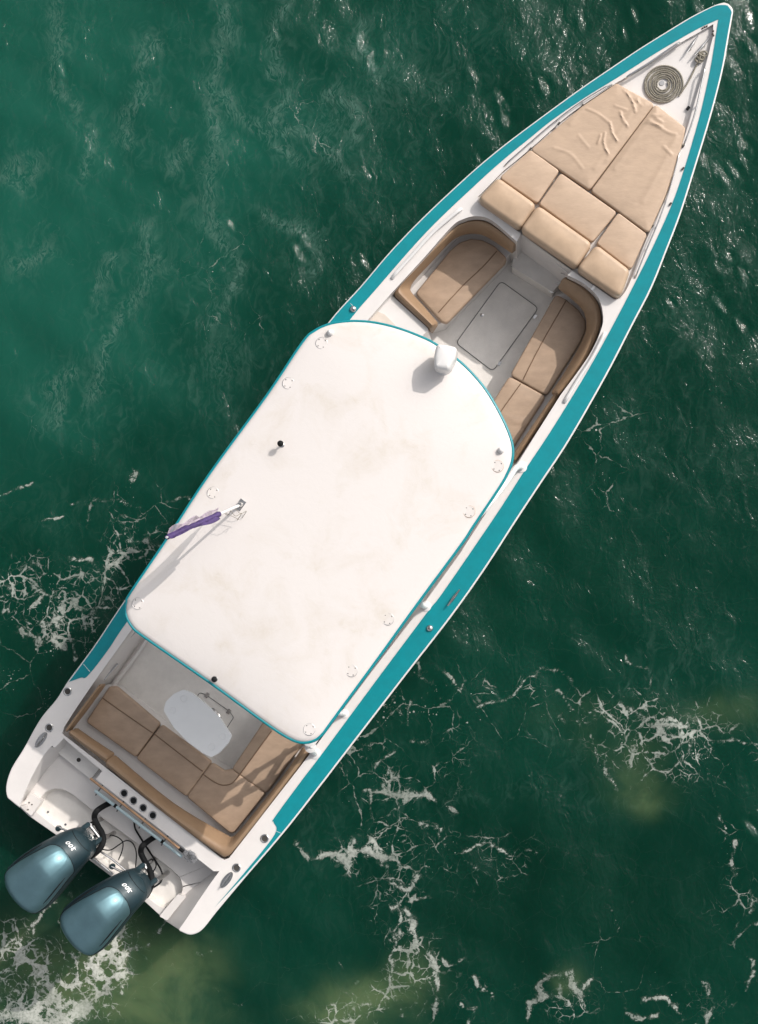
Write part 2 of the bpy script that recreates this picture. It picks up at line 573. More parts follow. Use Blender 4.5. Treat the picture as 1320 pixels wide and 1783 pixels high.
ln('A8', 1., .045, (220, 770), (270, 810), (300, 770)); ln('A8', 1., .055, (225, 855), (285, 850)); ln('A8', .9, .03, (300, 855), (345, 850))
ln('A8', .95, .026, (250, 870), (235, 960), (212, 1080), (205, 1170), (240, 1221)); ln('A8', 1., .045, (265, 880), (300, 970), (335, 1000), (348, 1080), (320, 1160)); ln('A8', .85, .02, (320, 1160), (300, 1221))
ln('A8', .9, .025, (370, 1020), (430, 1010)); ln('A8', 1., .045, (470, 1060), (500, 1110)); ln('A8', .85, .024, (500, 1110), (525, 1160)); ln('A8', .85, .024, (430, 1150), (480, 1170), (470, 1210))
ln('A8', 1., .035, (622, 1235), (640, 1160), (700, 1120)); ln('A8', 1., .07, (700, 1120), (765, 1100), (770, 1160)); ln('A8', .9, .026, (770, 1150), (830, 1110))
ln('A8', 1., .035, (945, 1170), (980, 1200), (1030, 1230)); ln('A8', 1., .045, (990, 1155), (1050, 1160), (1100, 1205)); ln('A8', .95, .03, (1100, 1205), (1160, 1200), (1172, 1150), (1120, 1120))
ln('A8', .9, .026, (1270, 830), (1285, 900)); ln('A8', .85, .02, (1320, 910), (1270, 960), (1310, 1010), (1275, 1060)); ln('A8', .74, .014, (1275, 1060), (1240, 1150), (1180, 1170))
ln('A8', .9, .03, (1230, 690), (1230, 770)); ln('A8', .7, .012, (1210, 470), (1205, 640)); ln('A8', .7, .012, (850, 870), (895, 940), (850, 1010))
ln('A8', .8, .02, (0, 1190), (60, 1200), (150, 1190)); ln('A8', .72, .014, (60, 1160), (140, 1100), (150, 1180)); ln('A8', .72, .012, (230, 1060), (300, 1110), (280, 1180))
# port side
for a in ([(80, 890), (180, 885)], [(220, 900), (300, 930), (390, 930)], [(290, 950), (260, 1010), (200, 1080)], [(390, 980), (480, 980), (520, 1030), (640, 1020), (690, 1050)],
          [(480, 970), (490, 850), (570, 800)], [(150, 1150), (280, 1160), (400, 1110)], [(280, 1180), (360, 1240)], [(100, 1180), (180, 1240), (240, 1240)],
          [(410, 1180), (440, 1250), (420, 1310)], [(450, 710), (560, 700), (660, 750), (750, 720)], [(860, 640), (930, 610), (1000, 620)], [(0, 1060), (60, 1090)], [(350, 1080), (390, 1140)]):
    ln('B6', .93, .034, *a)
for a in ([(640, 360), (700, 320), (780, 310), (860, 340)], [(640, 360), (570, 460)], [(730, 630), (830, 580)], [(20, 320), (130, 220), (180, 190)], [(240, 490), (350, 440)],
          [(410, 350), (480, 310), (590, 320)], [(0, 960), (90, 940)], [(60, 1060), (30, 1100)], [(860, 220), (900, 150)], [(280, 160), (330, 180)], [(680, 900), (690, 1000)], [(200, 770), (240, 790)], [(1060, 320), (1226, 270)]):
    ln('B6', .80, .028, *a)
# prop wash behind the engines
ln('B4', 1., .05, (165, 190), (130, 150), (200, 130), (240, 90), (290, 30)); ln('B4', .9, .035, (100, 200), (110, 260), (60, 300)); ln('B4', .95, .05, (0, 350), (50, 310))
ln('B4', 1., .07, (620, 160), (680, 190), (665, 280), (640, 350)); ln('B4', .95, .04, (640, 170), (600, 260), (510, 270)); ln('B4', .95, .04, (480, 340), (560, 350), (640, 400), (610, 440))
ln('B4', .9, .03, (480, 340), (490, 420), (470, 480)); ln('B4', .9, .03, (0, 410), (60, 450), (110, 490), (150, 430)); ln('B4', 1.1, .12, (0, 560), (60, 610), (140, 600), (200, 520), (240, 480))
ln('B4', 1.1, .14, (0, 640), (150, 620), (280, 640), (400, 600)); ln('B4', .95, .05, (220, 530), (330, 600), (390, 590)); ln('B4', .9, .03, (380, 480), (440, 500), (450, 560))
ln('B4', .78, .02, (540, 520), (480, 600)); ln('B4', .8, .025, (730, 225), (800, 150)); ln('B4', .75, .015, (945, 290), (960, 310), (1030, 305)); ln('B4', .8, .02, (1100, 490), (1190, 490))
ln('B2', .9, .03, (640, 560), (700, 600), (740, 560)); ln('B2', .85, .03, (600, 640), (620, 690)); ln('B2', .95, .05, (1150, 900), (1200, 980), (1120, 940)); ln('B2', .9, .035, (0, 1000), (110, 970))
foam = strand_field(LN, GX, GY)
churn = blob_field([((60, 1690), 70, 50, 0, .9), ((140, 1700), 60, 50, 0, .8), ((205, 1655), 38, 55, 20, 1.1), ((60, 1775), 110, 38, 0, 1.0), ((25, 1640), 45, 45, 0, .55),
                    ((90, 1065), 130, 70, -10, .6), ((180, 990), 100, 50, 20, .4), ((60, 1010), 80, 40, 0, .45), ((250, 930), 60, 50, 0, .4), ((650, 1180), 70, 70, 0, .35), ((690, 1395), 90, 60, 0, .45),
                    ((640, 1490), 70, 40, 0, .55), ((720, 1720), 70, 80, 0, .45), ((1170, 1300), 130, 60, 0, .6), ((860, 1500), 110, 60, 0, .35), ((800, 1300), 90, 60, 0, .3), ((700, 1620), 60, 90, 0, .45), ((1280, 1560), 50, 110, 0, .4), ((1090, 1230), 160, 30, 0, .35), ((900, 1200), 90, 28, 0, .35), ((1200, 1760), 110, 40, 0, .35), ((600, 1770), 90, 30, 0, .5), ((990, 1745), 45, 35, 0, .5),
                    ((560, 240), 100, 90, 20, .12), ((390, 500), 60, 60, 0, .15), ((950, 500), 0.1, 0.1, 0, 0)], GX, GY)
speck = blob_field([((100, 1080), 150, 110, 0, .8), ((240, 870), 100, 60, 0, .55), ((540, 220), 110, 90, 0, .45), ((380, 450), 90, 90, 0, .45), ((420, 570), 150, 40, 0, .4), ((900, 150), 140, 120, 20, .3),
                    ((1060, 730), 90, 70, 60, .6), ((1060, 850), 30, 70, 0, .4), ((800, 1220), 200, 70, -10, .7), ((640, 1330), 70, 150, 0, .7), ((1180, 1300), 170, 70, 0, .6), ((760, 1500), 90, 90, 0, .45),
                    ((1070, 1640), 60, 60, 0, .4), ((1150, 1740), 150, 50, 0, .4), ((1270, 1500), 25, 150, 0, .5), ((680, 470), 90, 60, 0, .4), ((60, 740), 60, 60, 0, .3), ((190, 690), 60, 40, 0, .3), ((80, 1200), 110, 90, 0, .5),
                    ((150, 1660), 160, 110, 0, .6)], GX, GY)
silt = blob_field([((260, 1735), 140, 100, 0, .85), ((70, 1700), 150, 120, 0, .75), ((300, 1660), 90, 60, 0, .35), ((640, 1740), 90, 55, 0, .75), ((720, 1700), 55, 70, 0, .4), ((560, 1760), 60, 35, 0, .5), ((1110, 1370), 70, 48, 0, .5), ((1130, 1400), 35, 30, 0, .4), ((1270, 1235), 110, 40, 0, .45),
                   ((1010, 1240), 110, 40, 0, .3), ((990, 1705), 32, 32, 0, .7), ((450, 1480), 80, 60, 0, .12), ((1100, 1300), 120, 30, 0, .25), ((200, 1600), 70, 50, 0, .45)], GX, GY)
tone = blob_field([((60, 60), 520, 420, 0, .75), ((60, 560), 320, 330, 0, .75), ((500, 260), 190, 160, 30, .25), ((380, 420), 60, 330, 0, .16), ((100, 1180), 90, 170, 0, -.1), ((760, 60), 200, 120, 0, .15),
                   ((1230, 700), 180, 420, 0, -.10), ((950, 1560), 360, 230, 0, -.35), ((1150, 1000), 200, 160, 0, -.05), ((360, 800), 90, 80, 0, .05)], GX, GY)
inview = (np.abs(GX) < 12) & (np.abs(GY) < 14)
milky_sheen = blob_field([((560, 230), 120, 110, 0, 1.), ((370, 480), 70, 330, 5, .75), ((380, 150), 40, 170, 0, .8), ((490, 60), 30, 90, 0, .9), ((105, 110), 22, 130, -8, 1.), ((250, 190), 55, 130, 20, .6), ((700, 130), 130, 130, 0, .8),
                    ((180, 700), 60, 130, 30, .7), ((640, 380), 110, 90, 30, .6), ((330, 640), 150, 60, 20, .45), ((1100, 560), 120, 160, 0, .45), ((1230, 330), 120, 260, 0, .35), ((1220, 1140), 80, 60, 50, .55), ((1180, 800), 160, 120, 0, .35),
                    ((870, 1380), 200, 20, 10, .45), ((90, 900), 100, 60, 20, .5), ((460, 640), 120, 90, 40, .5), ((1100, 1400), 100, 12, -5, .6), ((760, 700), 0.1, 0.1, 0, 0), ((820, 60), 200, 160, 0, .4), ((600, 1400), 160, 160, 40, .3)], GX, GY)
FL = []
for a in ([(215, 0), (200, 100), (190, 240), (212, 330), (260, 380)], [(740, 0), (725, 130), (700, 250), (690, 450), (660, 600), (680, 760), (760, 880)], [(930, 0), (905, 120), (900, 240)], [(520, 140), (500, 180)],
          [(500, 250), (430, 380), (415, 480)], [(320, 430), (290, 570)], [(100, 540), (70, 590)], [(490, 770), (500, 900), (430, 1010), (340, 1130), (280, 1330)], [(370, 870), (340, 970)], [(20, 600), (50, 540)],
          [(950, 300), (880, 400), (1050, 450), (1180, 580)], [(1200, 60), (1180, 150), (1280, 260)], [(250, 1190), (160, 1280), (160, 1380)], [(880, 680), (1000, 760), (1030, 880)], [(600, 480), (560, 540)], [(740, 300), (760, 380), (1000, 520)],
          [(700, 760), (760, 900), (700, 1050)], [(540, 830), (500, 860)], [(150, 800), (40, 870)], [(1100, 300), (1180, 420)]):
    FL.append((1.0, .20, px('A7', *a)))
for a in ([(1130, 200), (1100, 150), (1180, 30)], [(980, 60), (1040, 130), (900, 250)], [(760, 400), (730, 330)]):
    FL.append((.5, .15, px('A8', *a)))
sheen_lines = strand_field(FL, GX, GY)  # lines where sky reflected off ripples is painted as paler water colour
milky_sheen = np.maximum(milky_sheen * .55, sheen_lines)
chop = blob_field([((1260, 60), 60, 80, 0, .8), ((1250, 240), 60, 60, 0, .9), ((1250, 480), 70, 70, 0, 1.), ((640, 80), 40, 50, 0, .9), ((760, 60), 80, 60, 0, .5), ((870, 170), 60, 60, 0, .7), ((950, 130), 60, 50, 0, .6),
                   ((520, 400), 40, 60, 0, .7), ((110, 130), 14, 60, -8, .7), ((490, 60), 20, 60, 0, .6), ((640, 470), 40, 50, 0, .5), ((230, 930), 60, 40, 0, .4), ((1310, 1440), 30, 15, 0, .6), ((560, 460), 50, 40, 0, .4)], GX, GY)
# gentle real waves (wind chop running across the frame)
H = np.zeros_like(GX)
for lam, amp, ang, ph in ((3.1, .028, 200, .3), (2.1, .020, 160, 1.2), (1.25, .012, 225, 2.1), (.83, .0075, 185, .7), (.55, .004, 240, 3.0), (.47, .0035, 150, 4.0), (.33, .0018, 205, 1.1)):
    a = math.radians(ang)
    wob = (value_noise(GX, GY, .55, int(lam * 100)) - .5) * 6
    H += amp * np.sin((GX * math.cos(a) + GY * math.sin(a)) * 2 * math.pi / lam + ph + wob) * (0.35 + 1.1 * value_noise(GX, GY, .4, int(lam * 70) + 3))
H += (value_noise(GX, GY, 1.6, 21) - .5) * .03 + (value_noise(GX, GY, 3.7, 22) - .5) * .012
H *= np.exp(-np.maximum(np.hypot(GX, GY) - 12, 0) / 14)
wash = blob_field([((130, 1680), 150, 110, 0, 1.0)], GX, GY)
H += wash * ((value_noise(GX, GY, 4.5, 31) - .5) * .07 + (value_noise(GX, GY, 9, 32) - .5) * .03)
H += np.clip(foam - .5, 0, 1) * .012
# steep little wavelets that catch the sun
for gp, num, sp in (((1207, 8), 5, 7), ((1216, 22), 4, 6), ((1303, 4), 3, 4), ((1306, 26), 4, 6), ((1308, 78), 4, 6), ((1273, 103), 3, 4), ((1293, 250), 5, 8), ((1304, 270), 4, 6), ((1281, 288), 3, 7), ((1273, 458), 6, 10), ((1290, 480), 4, 6),
                    ((1251, 470), 4, 6), ((1254, 528), 4, 4), ((1172, 528), 2, 3), ((1262, 312), 2, 6), ((625, 72), 4, 8), ((640, 96), 3, 8), ((868, 172), 5, 10), ((884, 196), 4, 9), ((945, 148), 4, 8), ((395, 395), 4, 9), ((524, 440), 5, 8),
                    ((538, 428), 4, 9), ((820, 120), 3, 12), ((486, 58), 3, 8), ((108, 130), 3, 8), ((1312, 1442), 3, 5), ((1290, 560), 3, 20), ((1100, 30), 3, 20), ((1010, 60), 3, 20), ((240, 945), 3, 8), ((840, 470 - 200), 2, 8), ((640, 460), 3, 9), ((660, 700 - 280), 2, 9)):
    for _ in range(max(1, int(num * .75))):
        c = W((gp[0] + rng.normal() * sp * .8, gp[1] + rng.normal() * sp * .8), 0)
        r_ = rng.uniform(.04, .075)
        hv = (Vector((-c.x, -c.y, CAM_Z)).normalized() + sv).normalized()      # slope that mirrors the sun
        ix = np.searchsorted(gx, [c.x - .4, c.x + .4]); iy = np.searchsorted(gy, [c.y - .4, c.y + .4])
        sl = (slice(iy[0], iy[1]), slice(ix[0], ix[1]))
        dx, dy = GX[sl] - c.x, GY[sl] - c.y
        a = math.radians(rng.uniform(95, 140))
        u_ = (dx * math.cos(a) + dy * math.sin(a)) / (r_ * 1.9); v_ = (-dx * math.sin(a) + dy * math.cos(a)) / r_
        wgt = np.exp(-(u_ * u_ + v_ * v_) ** 2)
        lvl = H[sl][len(dy) // 2, len(dx[0]) // 2]
        H[sl] = H[sl] * (1 - wgt) + wgt * (lvl - (dx * hv.x + dy * hv.y) / hv.z)
H -= .02
nx, ny = len(gx), len(gy)
me = bpy.data.meshes.new('water')
co = np.stack([GX, GY, H], -1).reshape(-1, 3).astype(np.float32)
idx = np.arange(nx * ny).reshape(ny, nx)
fc = np.stack([idx[:-1, :-1], idx[:-1, 1:], idx[1:, 1:], idx[1:, :-1]], -1).reshape(-1, 4)
me.vertices.add(len(co)); me.vertices.foreach_set('co', co.ravel())
me.loops.add(fc.size); me.loops.foreach_set('vertex_index', fc.ravel().astype(np.int32))
me.polygons.add(len(fc)); me.polygons.foreach_set('loop_start', (np.arange(len(fc)) * 4).astype(np.int32))
me.update(calc_edges=True)
me.polygons.foreach_set('use_smooth', np.ones(len(fc), bool))
for nm, arr in (('foam', foam), ('churn', churn), ('speck', speck), ('silt', silt), ('tone', tone), ('milky_sheen', milky_sheen), ('chop', chop), ('wash', wash)):
    at = me.attributes.new(nm, 'FLOAT', 'POINT')
    at.data.foreach_set('value', np.ascontiguousarray(arr, np.float32).ravel())
water = bpy.data.objects.new('water', me)
C.objects.link(water)
water['kind'] = 'structure'

def water_mat():
    m, nt, b = new_mat('sea_water')
    L = nt.links.new
    tc = N(nt, 'ShaderNodeTexCoord')
    P = tc.outputs['Object']
    def attr(n):
        a = N(nt, 'ShaderNodeAttribute'); a.attribute_name = n
        return a.outputs['Fac']
    def noise(sc, det=5, ro=.5, dist=0, vec=None):
        n = N(nt, 'ShaderNodeTexNoise')
        n.inputs['Scale'].default_value = sc; n.inputs['Detail'].default_value = det; n.inputs['Roughness'].default_value = ro; n.inputs['Distortion'].default_value = dist
        L(vec or P, n.inputs['Vector'])
        return n.outputs['Fac']
    def mth(op, a, b_=None, c=None, clamp=False):
        n = N(nt, 'ShaderNodeMath', operation=op, use_clamp=clamp)
        for i, x in enumerate((a, b_, c)):
            if x is None: continue
            if isinstance(x, (int, float)): n.inputs[i].default_value = x
            else: L(x, n.inputs[i])
        return n.outputs[0]
    def rng_(v, a, b_, c=0., d=1., smooth_=True):
        n = N(nt, 'ShaderNodeMapRange'); n.interpolation_type = 'SMOOTHSTEP' if smooth_ else 'LINEAR'
        n.inputs[1].default_value = a; n.inputs[2].default_value = b_; n.inputs[3].default_value = c; n.inputs[4].default_value = d
        L(v, n.inputs[0]); return n.outputs[0]
    def mix(f, a, b_):
        n = N(nt, 'ShaderNodeMix', data_type='RGBA')
        L(f, n.inputs[0])
        for i, x in ((6, a), (7, b_)):
            if isinstance(x, tuple): n.inputs[i].default_value = (*x, 1)
            else: L(x, n.inputs[i])
        return n.outputs[2]
    # warp the coordinates once so that every pattern swirls
    wn_ = N(nt, 'ShaderNodeTexNoise'); wn_.inputs['Scale'].default_value = 2.6; wn_.inputs['Detail'].default_value = 3
    L(P, wn_.inputs['Vector'])
    sub = N(nt, 'ShaderNodeVectorMath', operation='SUBTRACT'); L(wn_.outputs['Color'], sub.inputs[0]); sub.inputs[1].default_value = (.5, .5, .5)
    scl = N(nt, 'ShaderNodeVectorMath', operation='SCALE'); L(sub.outputs[0], scl.inputs[0]); scl.inputs[3].default_value = 0.38
    addv = N(nt, 'ShaderNodeVectorMath', operation='ADD'); L(P, addv.inputs[0]); L(scl.outputs[0], addv.inputs[1])
    PW = addv.outputs[0]
    # water body colour
    tone_ = mth('ADD', attr('tone'), mth('MULTIPLY', mth('SUBTRACT', noise(.55, 5, .55, .6), .5), .55))
    body = mix(rng_(tone_, 0, 1.0), (0.0010, 0.030, 0.0175), (0.0066, 0.068, 0.046))
    body = mix(rng_(tone_, -.5, 0.15, 1, 0), body, (0.0004, 0.019, 0.0105))
    # milky swirls, plus sky sheen on the ripples painted in as pale streaks
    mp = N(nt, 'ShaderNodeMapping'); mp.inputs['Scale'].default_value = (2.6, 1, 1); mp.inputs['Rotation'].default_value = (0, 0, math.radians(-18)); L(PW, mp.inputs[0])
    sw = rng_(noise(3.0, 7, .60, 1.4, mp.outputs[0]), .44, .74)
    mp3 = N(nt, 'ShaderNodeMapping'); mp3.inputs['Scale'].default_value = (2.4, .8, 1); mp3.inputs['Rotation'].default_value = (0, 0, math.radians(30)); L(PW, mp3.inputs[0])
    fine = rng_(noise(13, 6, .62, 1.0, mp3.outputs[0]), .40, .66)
    sw = mth('MAXIMUM', mth('MULTIPLY', sw, .8), mth('MULTIPLY', fine, rng_(attr('milky_sheen'), .3, .95)))
    sw = mth('MULTIPLY', sw, mth('ADD', mth('MULTIPLY', attr('milky_sheen'), 1.0), .05, clamp=True))
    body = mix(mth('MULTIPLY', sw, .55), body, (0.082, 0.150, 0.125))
    # silt stirred up
    sf = mth('MULTIPLY', attr('silt'), rng_(noise(1.7, 5, .55, .4), .25, .70, .45, 1.15), clamp=True)
    body = mix(rng_(sf, .02, 1.05), body, (0.062, 0.100, 0.046))
    # foam strands: soft field broken up by noise, cut hard
    fn = noise(11, 9, .72, .8)
    fv = mth('ADD', mth('MULTIPLY', attr('foam'), rng_(noise(3.2, 4, .6), .32, .58, .35, 1.06)), mth('MULTIPLY', mth('SUBTRACT', fn, .5), 2.5))
    strand = rng_(fv, .55, .80)
    # lacy net of bubbles
    scl2 = N(nt, 'ShaderNodeVectorMath', operation='SCALE'); L(sub.outputs[0], scl2.inputs[0]); scl2.inputs[3].default_value = 0.16
    wm = N(nt, 'ShaderNodeTexNoise'); wm.inputs['Scale'].default_value = 9; wm.inputs['Detail'].default_value = 3; L(P, wm.inputs['Vector'])
    sb3 = N(nt, 'ShaderNodeVectorMath', operation='SUBTRACT'); L(wm.outputs['Color'], sb3.inputs[0]); sb3.inputs[1].default_value = (.5, .5, .5)
    sc3 = N(nt, 'ShaderNodeVectorMath', operation='SCALE'); L(sb3.outputs[0], sc3.inputs[0]); sc3.inputs[3].default_value = 0.07
    av2 = N(nt, 'ShaderNodeVectorMath', operation='ADD'); L(P, av2.inputs[0]); L(scl2.outputs[0], av2.inputs[1])
    av3 = N(nt, 'ShaderNodeVectorMath', operation='ADD'); L(av2.outputs[0], av3.inputs[0]); L(sc3.outputs[0], av3.inputs[1])
    PV = av3.outputs[0]
    vo = N(nt, 'ShaderNodeTexVoronoi', feature='DISTANCE_TO_EDGE'); vo.inputs['Scale'].default_value = 4.2; L(PV, vo.inputs['Vector'])
    vo2 = N(nt, 'ShaderNodeTexVoronoi', feature='DISTANCE_TO_EDGE'); vo2.inputs['Scale'].default_value = 9.5; L(PV, vo2.inputs['Vector'])
    ch = mth('MULTIPLY', attr('churn'), rng_(noise(1.7, 5, .6), .34, .64))
    rag = rng_(noise(7, 7, .7), .34, .68, .0, 1.0)
    wdt = mth('MULTIPLY', mth('MULTIPLY', ch, rag), .27)
    net = rng_(mth('SUBTRACT', wdt, vo.outputs['Distance']), -.005, .045)
    net2 = mth('MULTIPLY', rng_(mth('SUBTRACT', mth('MULTIPLY', wdt, .95), vo2.outputs['Distance']), .0, .07), .75)
    net = mth('MULTIPLY', mth('MAXIMUM', net, net2), rng_(ch, .05, .28))
    # loose bubbles and specks
    vs_ = N(nt, 'ShaderNodeTexVoronoi', feature='F1'); vs_.inputs['Scale'].default_value = 22; L(P, vs_.inputs['Vector'])
    sepc = N(nt, 'ShaderNodeSeparateColor'); L(vs_.outputs['Color'], sepc.inputs[0])
    pres = mth('MULTIPLY', attr('speck'), rng_(noise(2.6, 6, .7), .42, .66))
    pres = mth('ADD', pres, mth('MULTIPLY', attr('foam'), .35))
    rad = mth('MULTIPLY', rng_(mth('SUBTRACT', mth('MULTIPLY', pres, .55), sepc.outputs[0]), -.02, .3), .30)
    dots = rng_(mth('SUBTRACT', rad, vs_.outputs['Distance']), .0, .05)
    vs2 = N(nt, 'ShaderNodeTexVoronoi', feature='F1'); vs2.inputs['Scale'].default_value = 48; L(P, vs2.inputs['Vector'])
    sc2 = N(nt, 'ShaderNodeSeparateColor'); L(vs2.outputs['Color'], sc2.inputs[0])
    rad2 = mth('MULTIPLY', rng_(mth('SUBTRACT', mth('MULTIPLY', pres, .6), sc2.outputs[1]), -.02, .3), .32)
    dots2 = rng_(mth('SUBTRACT', rad2, vs2.outputs['Distance']), .0, .06)
    fo = mth('MAXIMUM', mth('MAXIMUM', strand, net), mth('MAXIMUM', dots, mth('MULTIPLY', dots2, .8)))
    # hair-thin web of foam threads spread over the disturbed water
    vt = N(nt, 'ShaderNodeTexVoronoi', feature='DISTANCE_TO_EDGE'); vt.inputs['Scale'].default_value = 2.1; L(PV, vt.inputs['Vector'])
    thr = mth('MULTIPLY', rng_(attr('speck'), .15, .6), rng_(noise(2.9, 6, .7), .44, .62))
    web = mth('MULTIPLY', rng_(mth('SUBTRACT', mth('MULTIPLY', thr, mth('MULTIPLY', rng_(noise(15, 5, .7), .3, .7), .035)), vt.outputs['Distance']), -.004, .012), .5)
    fo = mth('MAXIMUM', fo, web)
    lace = rng_(noise(30, 4, .6), .3, .62, .55, 1)
    fo = mth('MULTIPLY', fo, lace)
    thin = mth('MULTIPLY', rng_(fv, .34, .55), .10)      # bubbles thinning out round each strand
    fo = mth('MAXIMUM', fo, thin)
    fcol = mix(attr('wash'), (0.44, 0.46, 0.42), (0.62, 0.62, 0.58))
    col = mix(mth('MULTIPLY', fo, mth('ADD', rng_(noise(1.3, 3), .35, .65, .40, .76), mth('MULTIPLY', attr('wash'), .22), clamp=True)), body, fcol)
    out = nt.nodes['Material Output']
    nt.nodes.remove(b)
    dd = N(nt, 'ShaderNodeBsdfDiffuse'); L(col, dd.inputs['Color'])
    ss = N(nt, 'ShaderNodeSubsurfaceScattering', falloff='BURLEY'); L(col, ss.inputs['Color'])
    ss.inputs['Scale'].default_value = 1.0; ss.inputs['Radius'].default_value = (.25, .9, .7)
    df = N(nt, 'ShaderNodeMixShader'); L(rng_(fo, 0, .3, .75, 0), df.inputs[0]); L(dd.outputs[0], df.inputs[1]); L(ss.outputs[0], df.inputs[2])          # light scattered back out of the water
    gl = N(nt, 'ShaderNodeBsdfGlossy'); L(rng_(fo, 0, .6, .082, .6), gl.inputs['Roughness'])
    fr = N(nt, 'ShaderNodeFresnel'); fr.inputs['IOR'].default_value = 1.27
    ms = N(nt, 'ShaderNodeMixShader'); L(fr.outputs[0], ms.inputs[0]); L(df.outputs[0], ms.inputs[1]); L(gl.outputs[0], ms.inputs[2])
    L(ms.outputs[0], out.inputs['Surface'])
    # ripples
    mp2 = N(nt, 'ShaderNodeMapping'); mp2.inputs['Scale'].default_value = (2.0, 1, 1); mp2.inputs['Rotation'].default_value = (0, 0, math.radians(-28)); L(PW, mp2.inputs[0])
    h1 = noise(2.3, 6, .52, .5, mp2.outputs[0])
    h2 = noise(8.5, 5, .6, .8, mp2.outputs[0])
    h3 = noise(27, 3, .6, .4, PW)
    hh = mth('ADD', mth('MULTIPLY', h1, .055), mth('ADD', mth('MULTIPLY', h2, .011), mth('MULTIPLY', h3, .0016)))
    hh = mth('MULTIPLY', hh, mth('ADD', mth('MULTIPLY', attr('chop'), .45), .56))
    hh = mth('ADD', hh, mth('MULTIPLY', fo, .006))
    bp = N(nt, 'ShaderNodeBump'); bp.inputs['Strength'].default_value = 1.0; bp.inputs['Distance'].default_value = 1.0
    L(hh, bp.inputs['Height']); L(bp.outputs[0], gl.inputs['Normal']); L(bp.outputs[0], fr.inputs['Normal'])
    b2 = N(nt, 'ShaderNodeBump'); b2.inputs['Strength'].default_value = .10; b2.inputs['Distance'].default_value = 1.0
    L(hh, b2.inputs['Height']); L(b2.outputs[0], dd.inputs['Normal'])
    return m
water.data.materials.append(water_mat())

# ------------------------------------------------------------------ the boat
boat = bpy.data.objects.new('motorboat', None)
C.objects.link(boat)
boat.location = ROOT
ORIG[boat] = ROOT.copy()
boat['label'] = 'long white open motorboat with teal gunwale stripe and white hardtop, afloat on green water'
boat['category'] = 'motorboat'

def each(mb, name, m, parent=None, **kw):
    """one part per separate piece"""
    par = list(range(len(mb.v)))
    def find(i):
        while par[i] != i:
            par[i] = par[par[i]]; i = par[i]
        return i
    for q in mb.f:
        for i in q[1:]:
            par[find(i)] = find(q[0])
    gr = {}
    for q in mb.f:
        gr.setdefault(find(q[0]), []).append(q)
    for fs in gr.values():
        idx = sorted({i for q in fs for i in q}); mp = {i: k for k, i in enumerate(idx)}
        b = MB(); b.add([mb.v[i] for i in idx], [[mp[i] for i in q] for q in fs])
        b.build(name, m, parent or boat, **kw)

def part(mb, name, m, parent=None, label=None, **kw):
    o = mb.build(name, m, parent or boat, **kw)
    if label: o['label'] = label
    return o

G = zg
# outer sheer line, port side bow -> stern, then starboard side bow -> stern
port = px('Z1', (1060, 22), (1000, 40), (900, 85), (780, 150), (600, 260), (400, 385), (200, 520)) + [(1020, 149), (965, 188.5), (901, 236), (860, 268), (814.5, 307), (741.8, 375), (682.7, 436), (628, 500), (573.6, 561),
       (483, 684), (388, 810), (300, 930), (215.5, 1049.5), (165, 1125), (120, 1186), (99, 1219), (70.6, 1254), (42.4, 1304), (21, 1339), (12, 1367), (13, 1386), (20.5, 1394), (34, 1405)]
stbd = px('Z1', (1090, 32), (1115, 60), (1121, 90), (1115, 130), (1085, 300)) + [(1256, 126), (1236, 203), (1209, 292), (1184, 371), (1160, 434), (1133, 501), (1099, 567), (1054.5, 653), (991, 764), (943, 837), (900, 902),
       (849, 981), (809, 1039), (769, 1093), (712, 1166), (621, 1284), (558, 1366), (493.5, 1448), (429, 1523), (377, 1585), (354, 1614), (341, 1624), (328, 1626), (313, 1620)]
PORT = [W(p, G) for p in smooth(port, 6)]
STBD = [W(p, G) for p in smooth(stbd, 6)]
wing_p = px('B3', (250, 975), (330, 770), (430, 560), (560, 330), (660, 215), (700, 228), (820, 108))      # inner top edge, port quarter
wing_s = [(312, 1618), (326, 1598), (346, 1568), (366, 1539), (382, 1517)]
bulk = [(112, 1287), (178, 1342.5), (167, 1357), (372, 1517)]                                              # aft edge of the transom bulkhead top
deck_outer = [tuple(p[:2]) for p in PORT] + [tuple(W(p, G)[:2]) for p in smooth(wing_p, 4)] + [tuple(W(p, G)[:2]) for p in bulk] + \
    [tuple(W(p, G)[:2]) for p in reversed(smooth(wing_s, 4))] + [tuple(p[:2]) for p in reversed(STBD)]

# cockpit opening
op_port = [(900, 421), (856.7, 384), (830, 376.5), (806.7, 381.5), (786, 395), (738, 449), (682, 510), (600, 604), (500, 730), (400, 866), (300, 1000), (240, 1082), (224, 1104), (165, 1186), (112, 1266), (114, 1282)]
op_aft = [(116, 1283.5), (390, 1497.5)]
op_stbd = [(399, 1494), (524.5, 1332.5), (654.5, 1160), (730, 1062), (800, 965), (862, 869), (904, 802), (976, 688), (1025, 620), (1047, 573), (1050, 547), (1042, 519), (1018, 495), (988, 479)]
op_fwd = [(997, 470), (908, 405)]
opening = smooth(op_port[:7], 5) + op_port[7:13] + smooth(op_port[13:], 3) + op_aft + op_stbd[:7] + smooth(op_stbd[7:], 5) + op_fwd
OPEN = [tuple(W(p, G)[:2]) for p in opening]
# recessed foredeck
fd_p = [(1076.8, 142), (1086, 137), (1127, 112), (1186, 74), (1214, 58), (1242, 42)]
fd_s = [(1242, 62), (1230, 109), (1212, 170), (1196, 224), (1176, 292), (1160, 343), (1131, 405), (1118, 436), (1094, 498), (1079, 520)]
fd_aft = [(1070, 522), (1000, 474), (832, 352), (833, 342)]
fd_left = [(876, 298), (926, 257), (975, 213), (1013, 184)]
foredk = smooth(fd_p, 4) + smooth(fd_s, 4) + fd_aft + smooth(fd_left + [fd_p[0]], 4)[:-1]
FORE = [tuple(W(p, G)[:2]) for p in foredk]

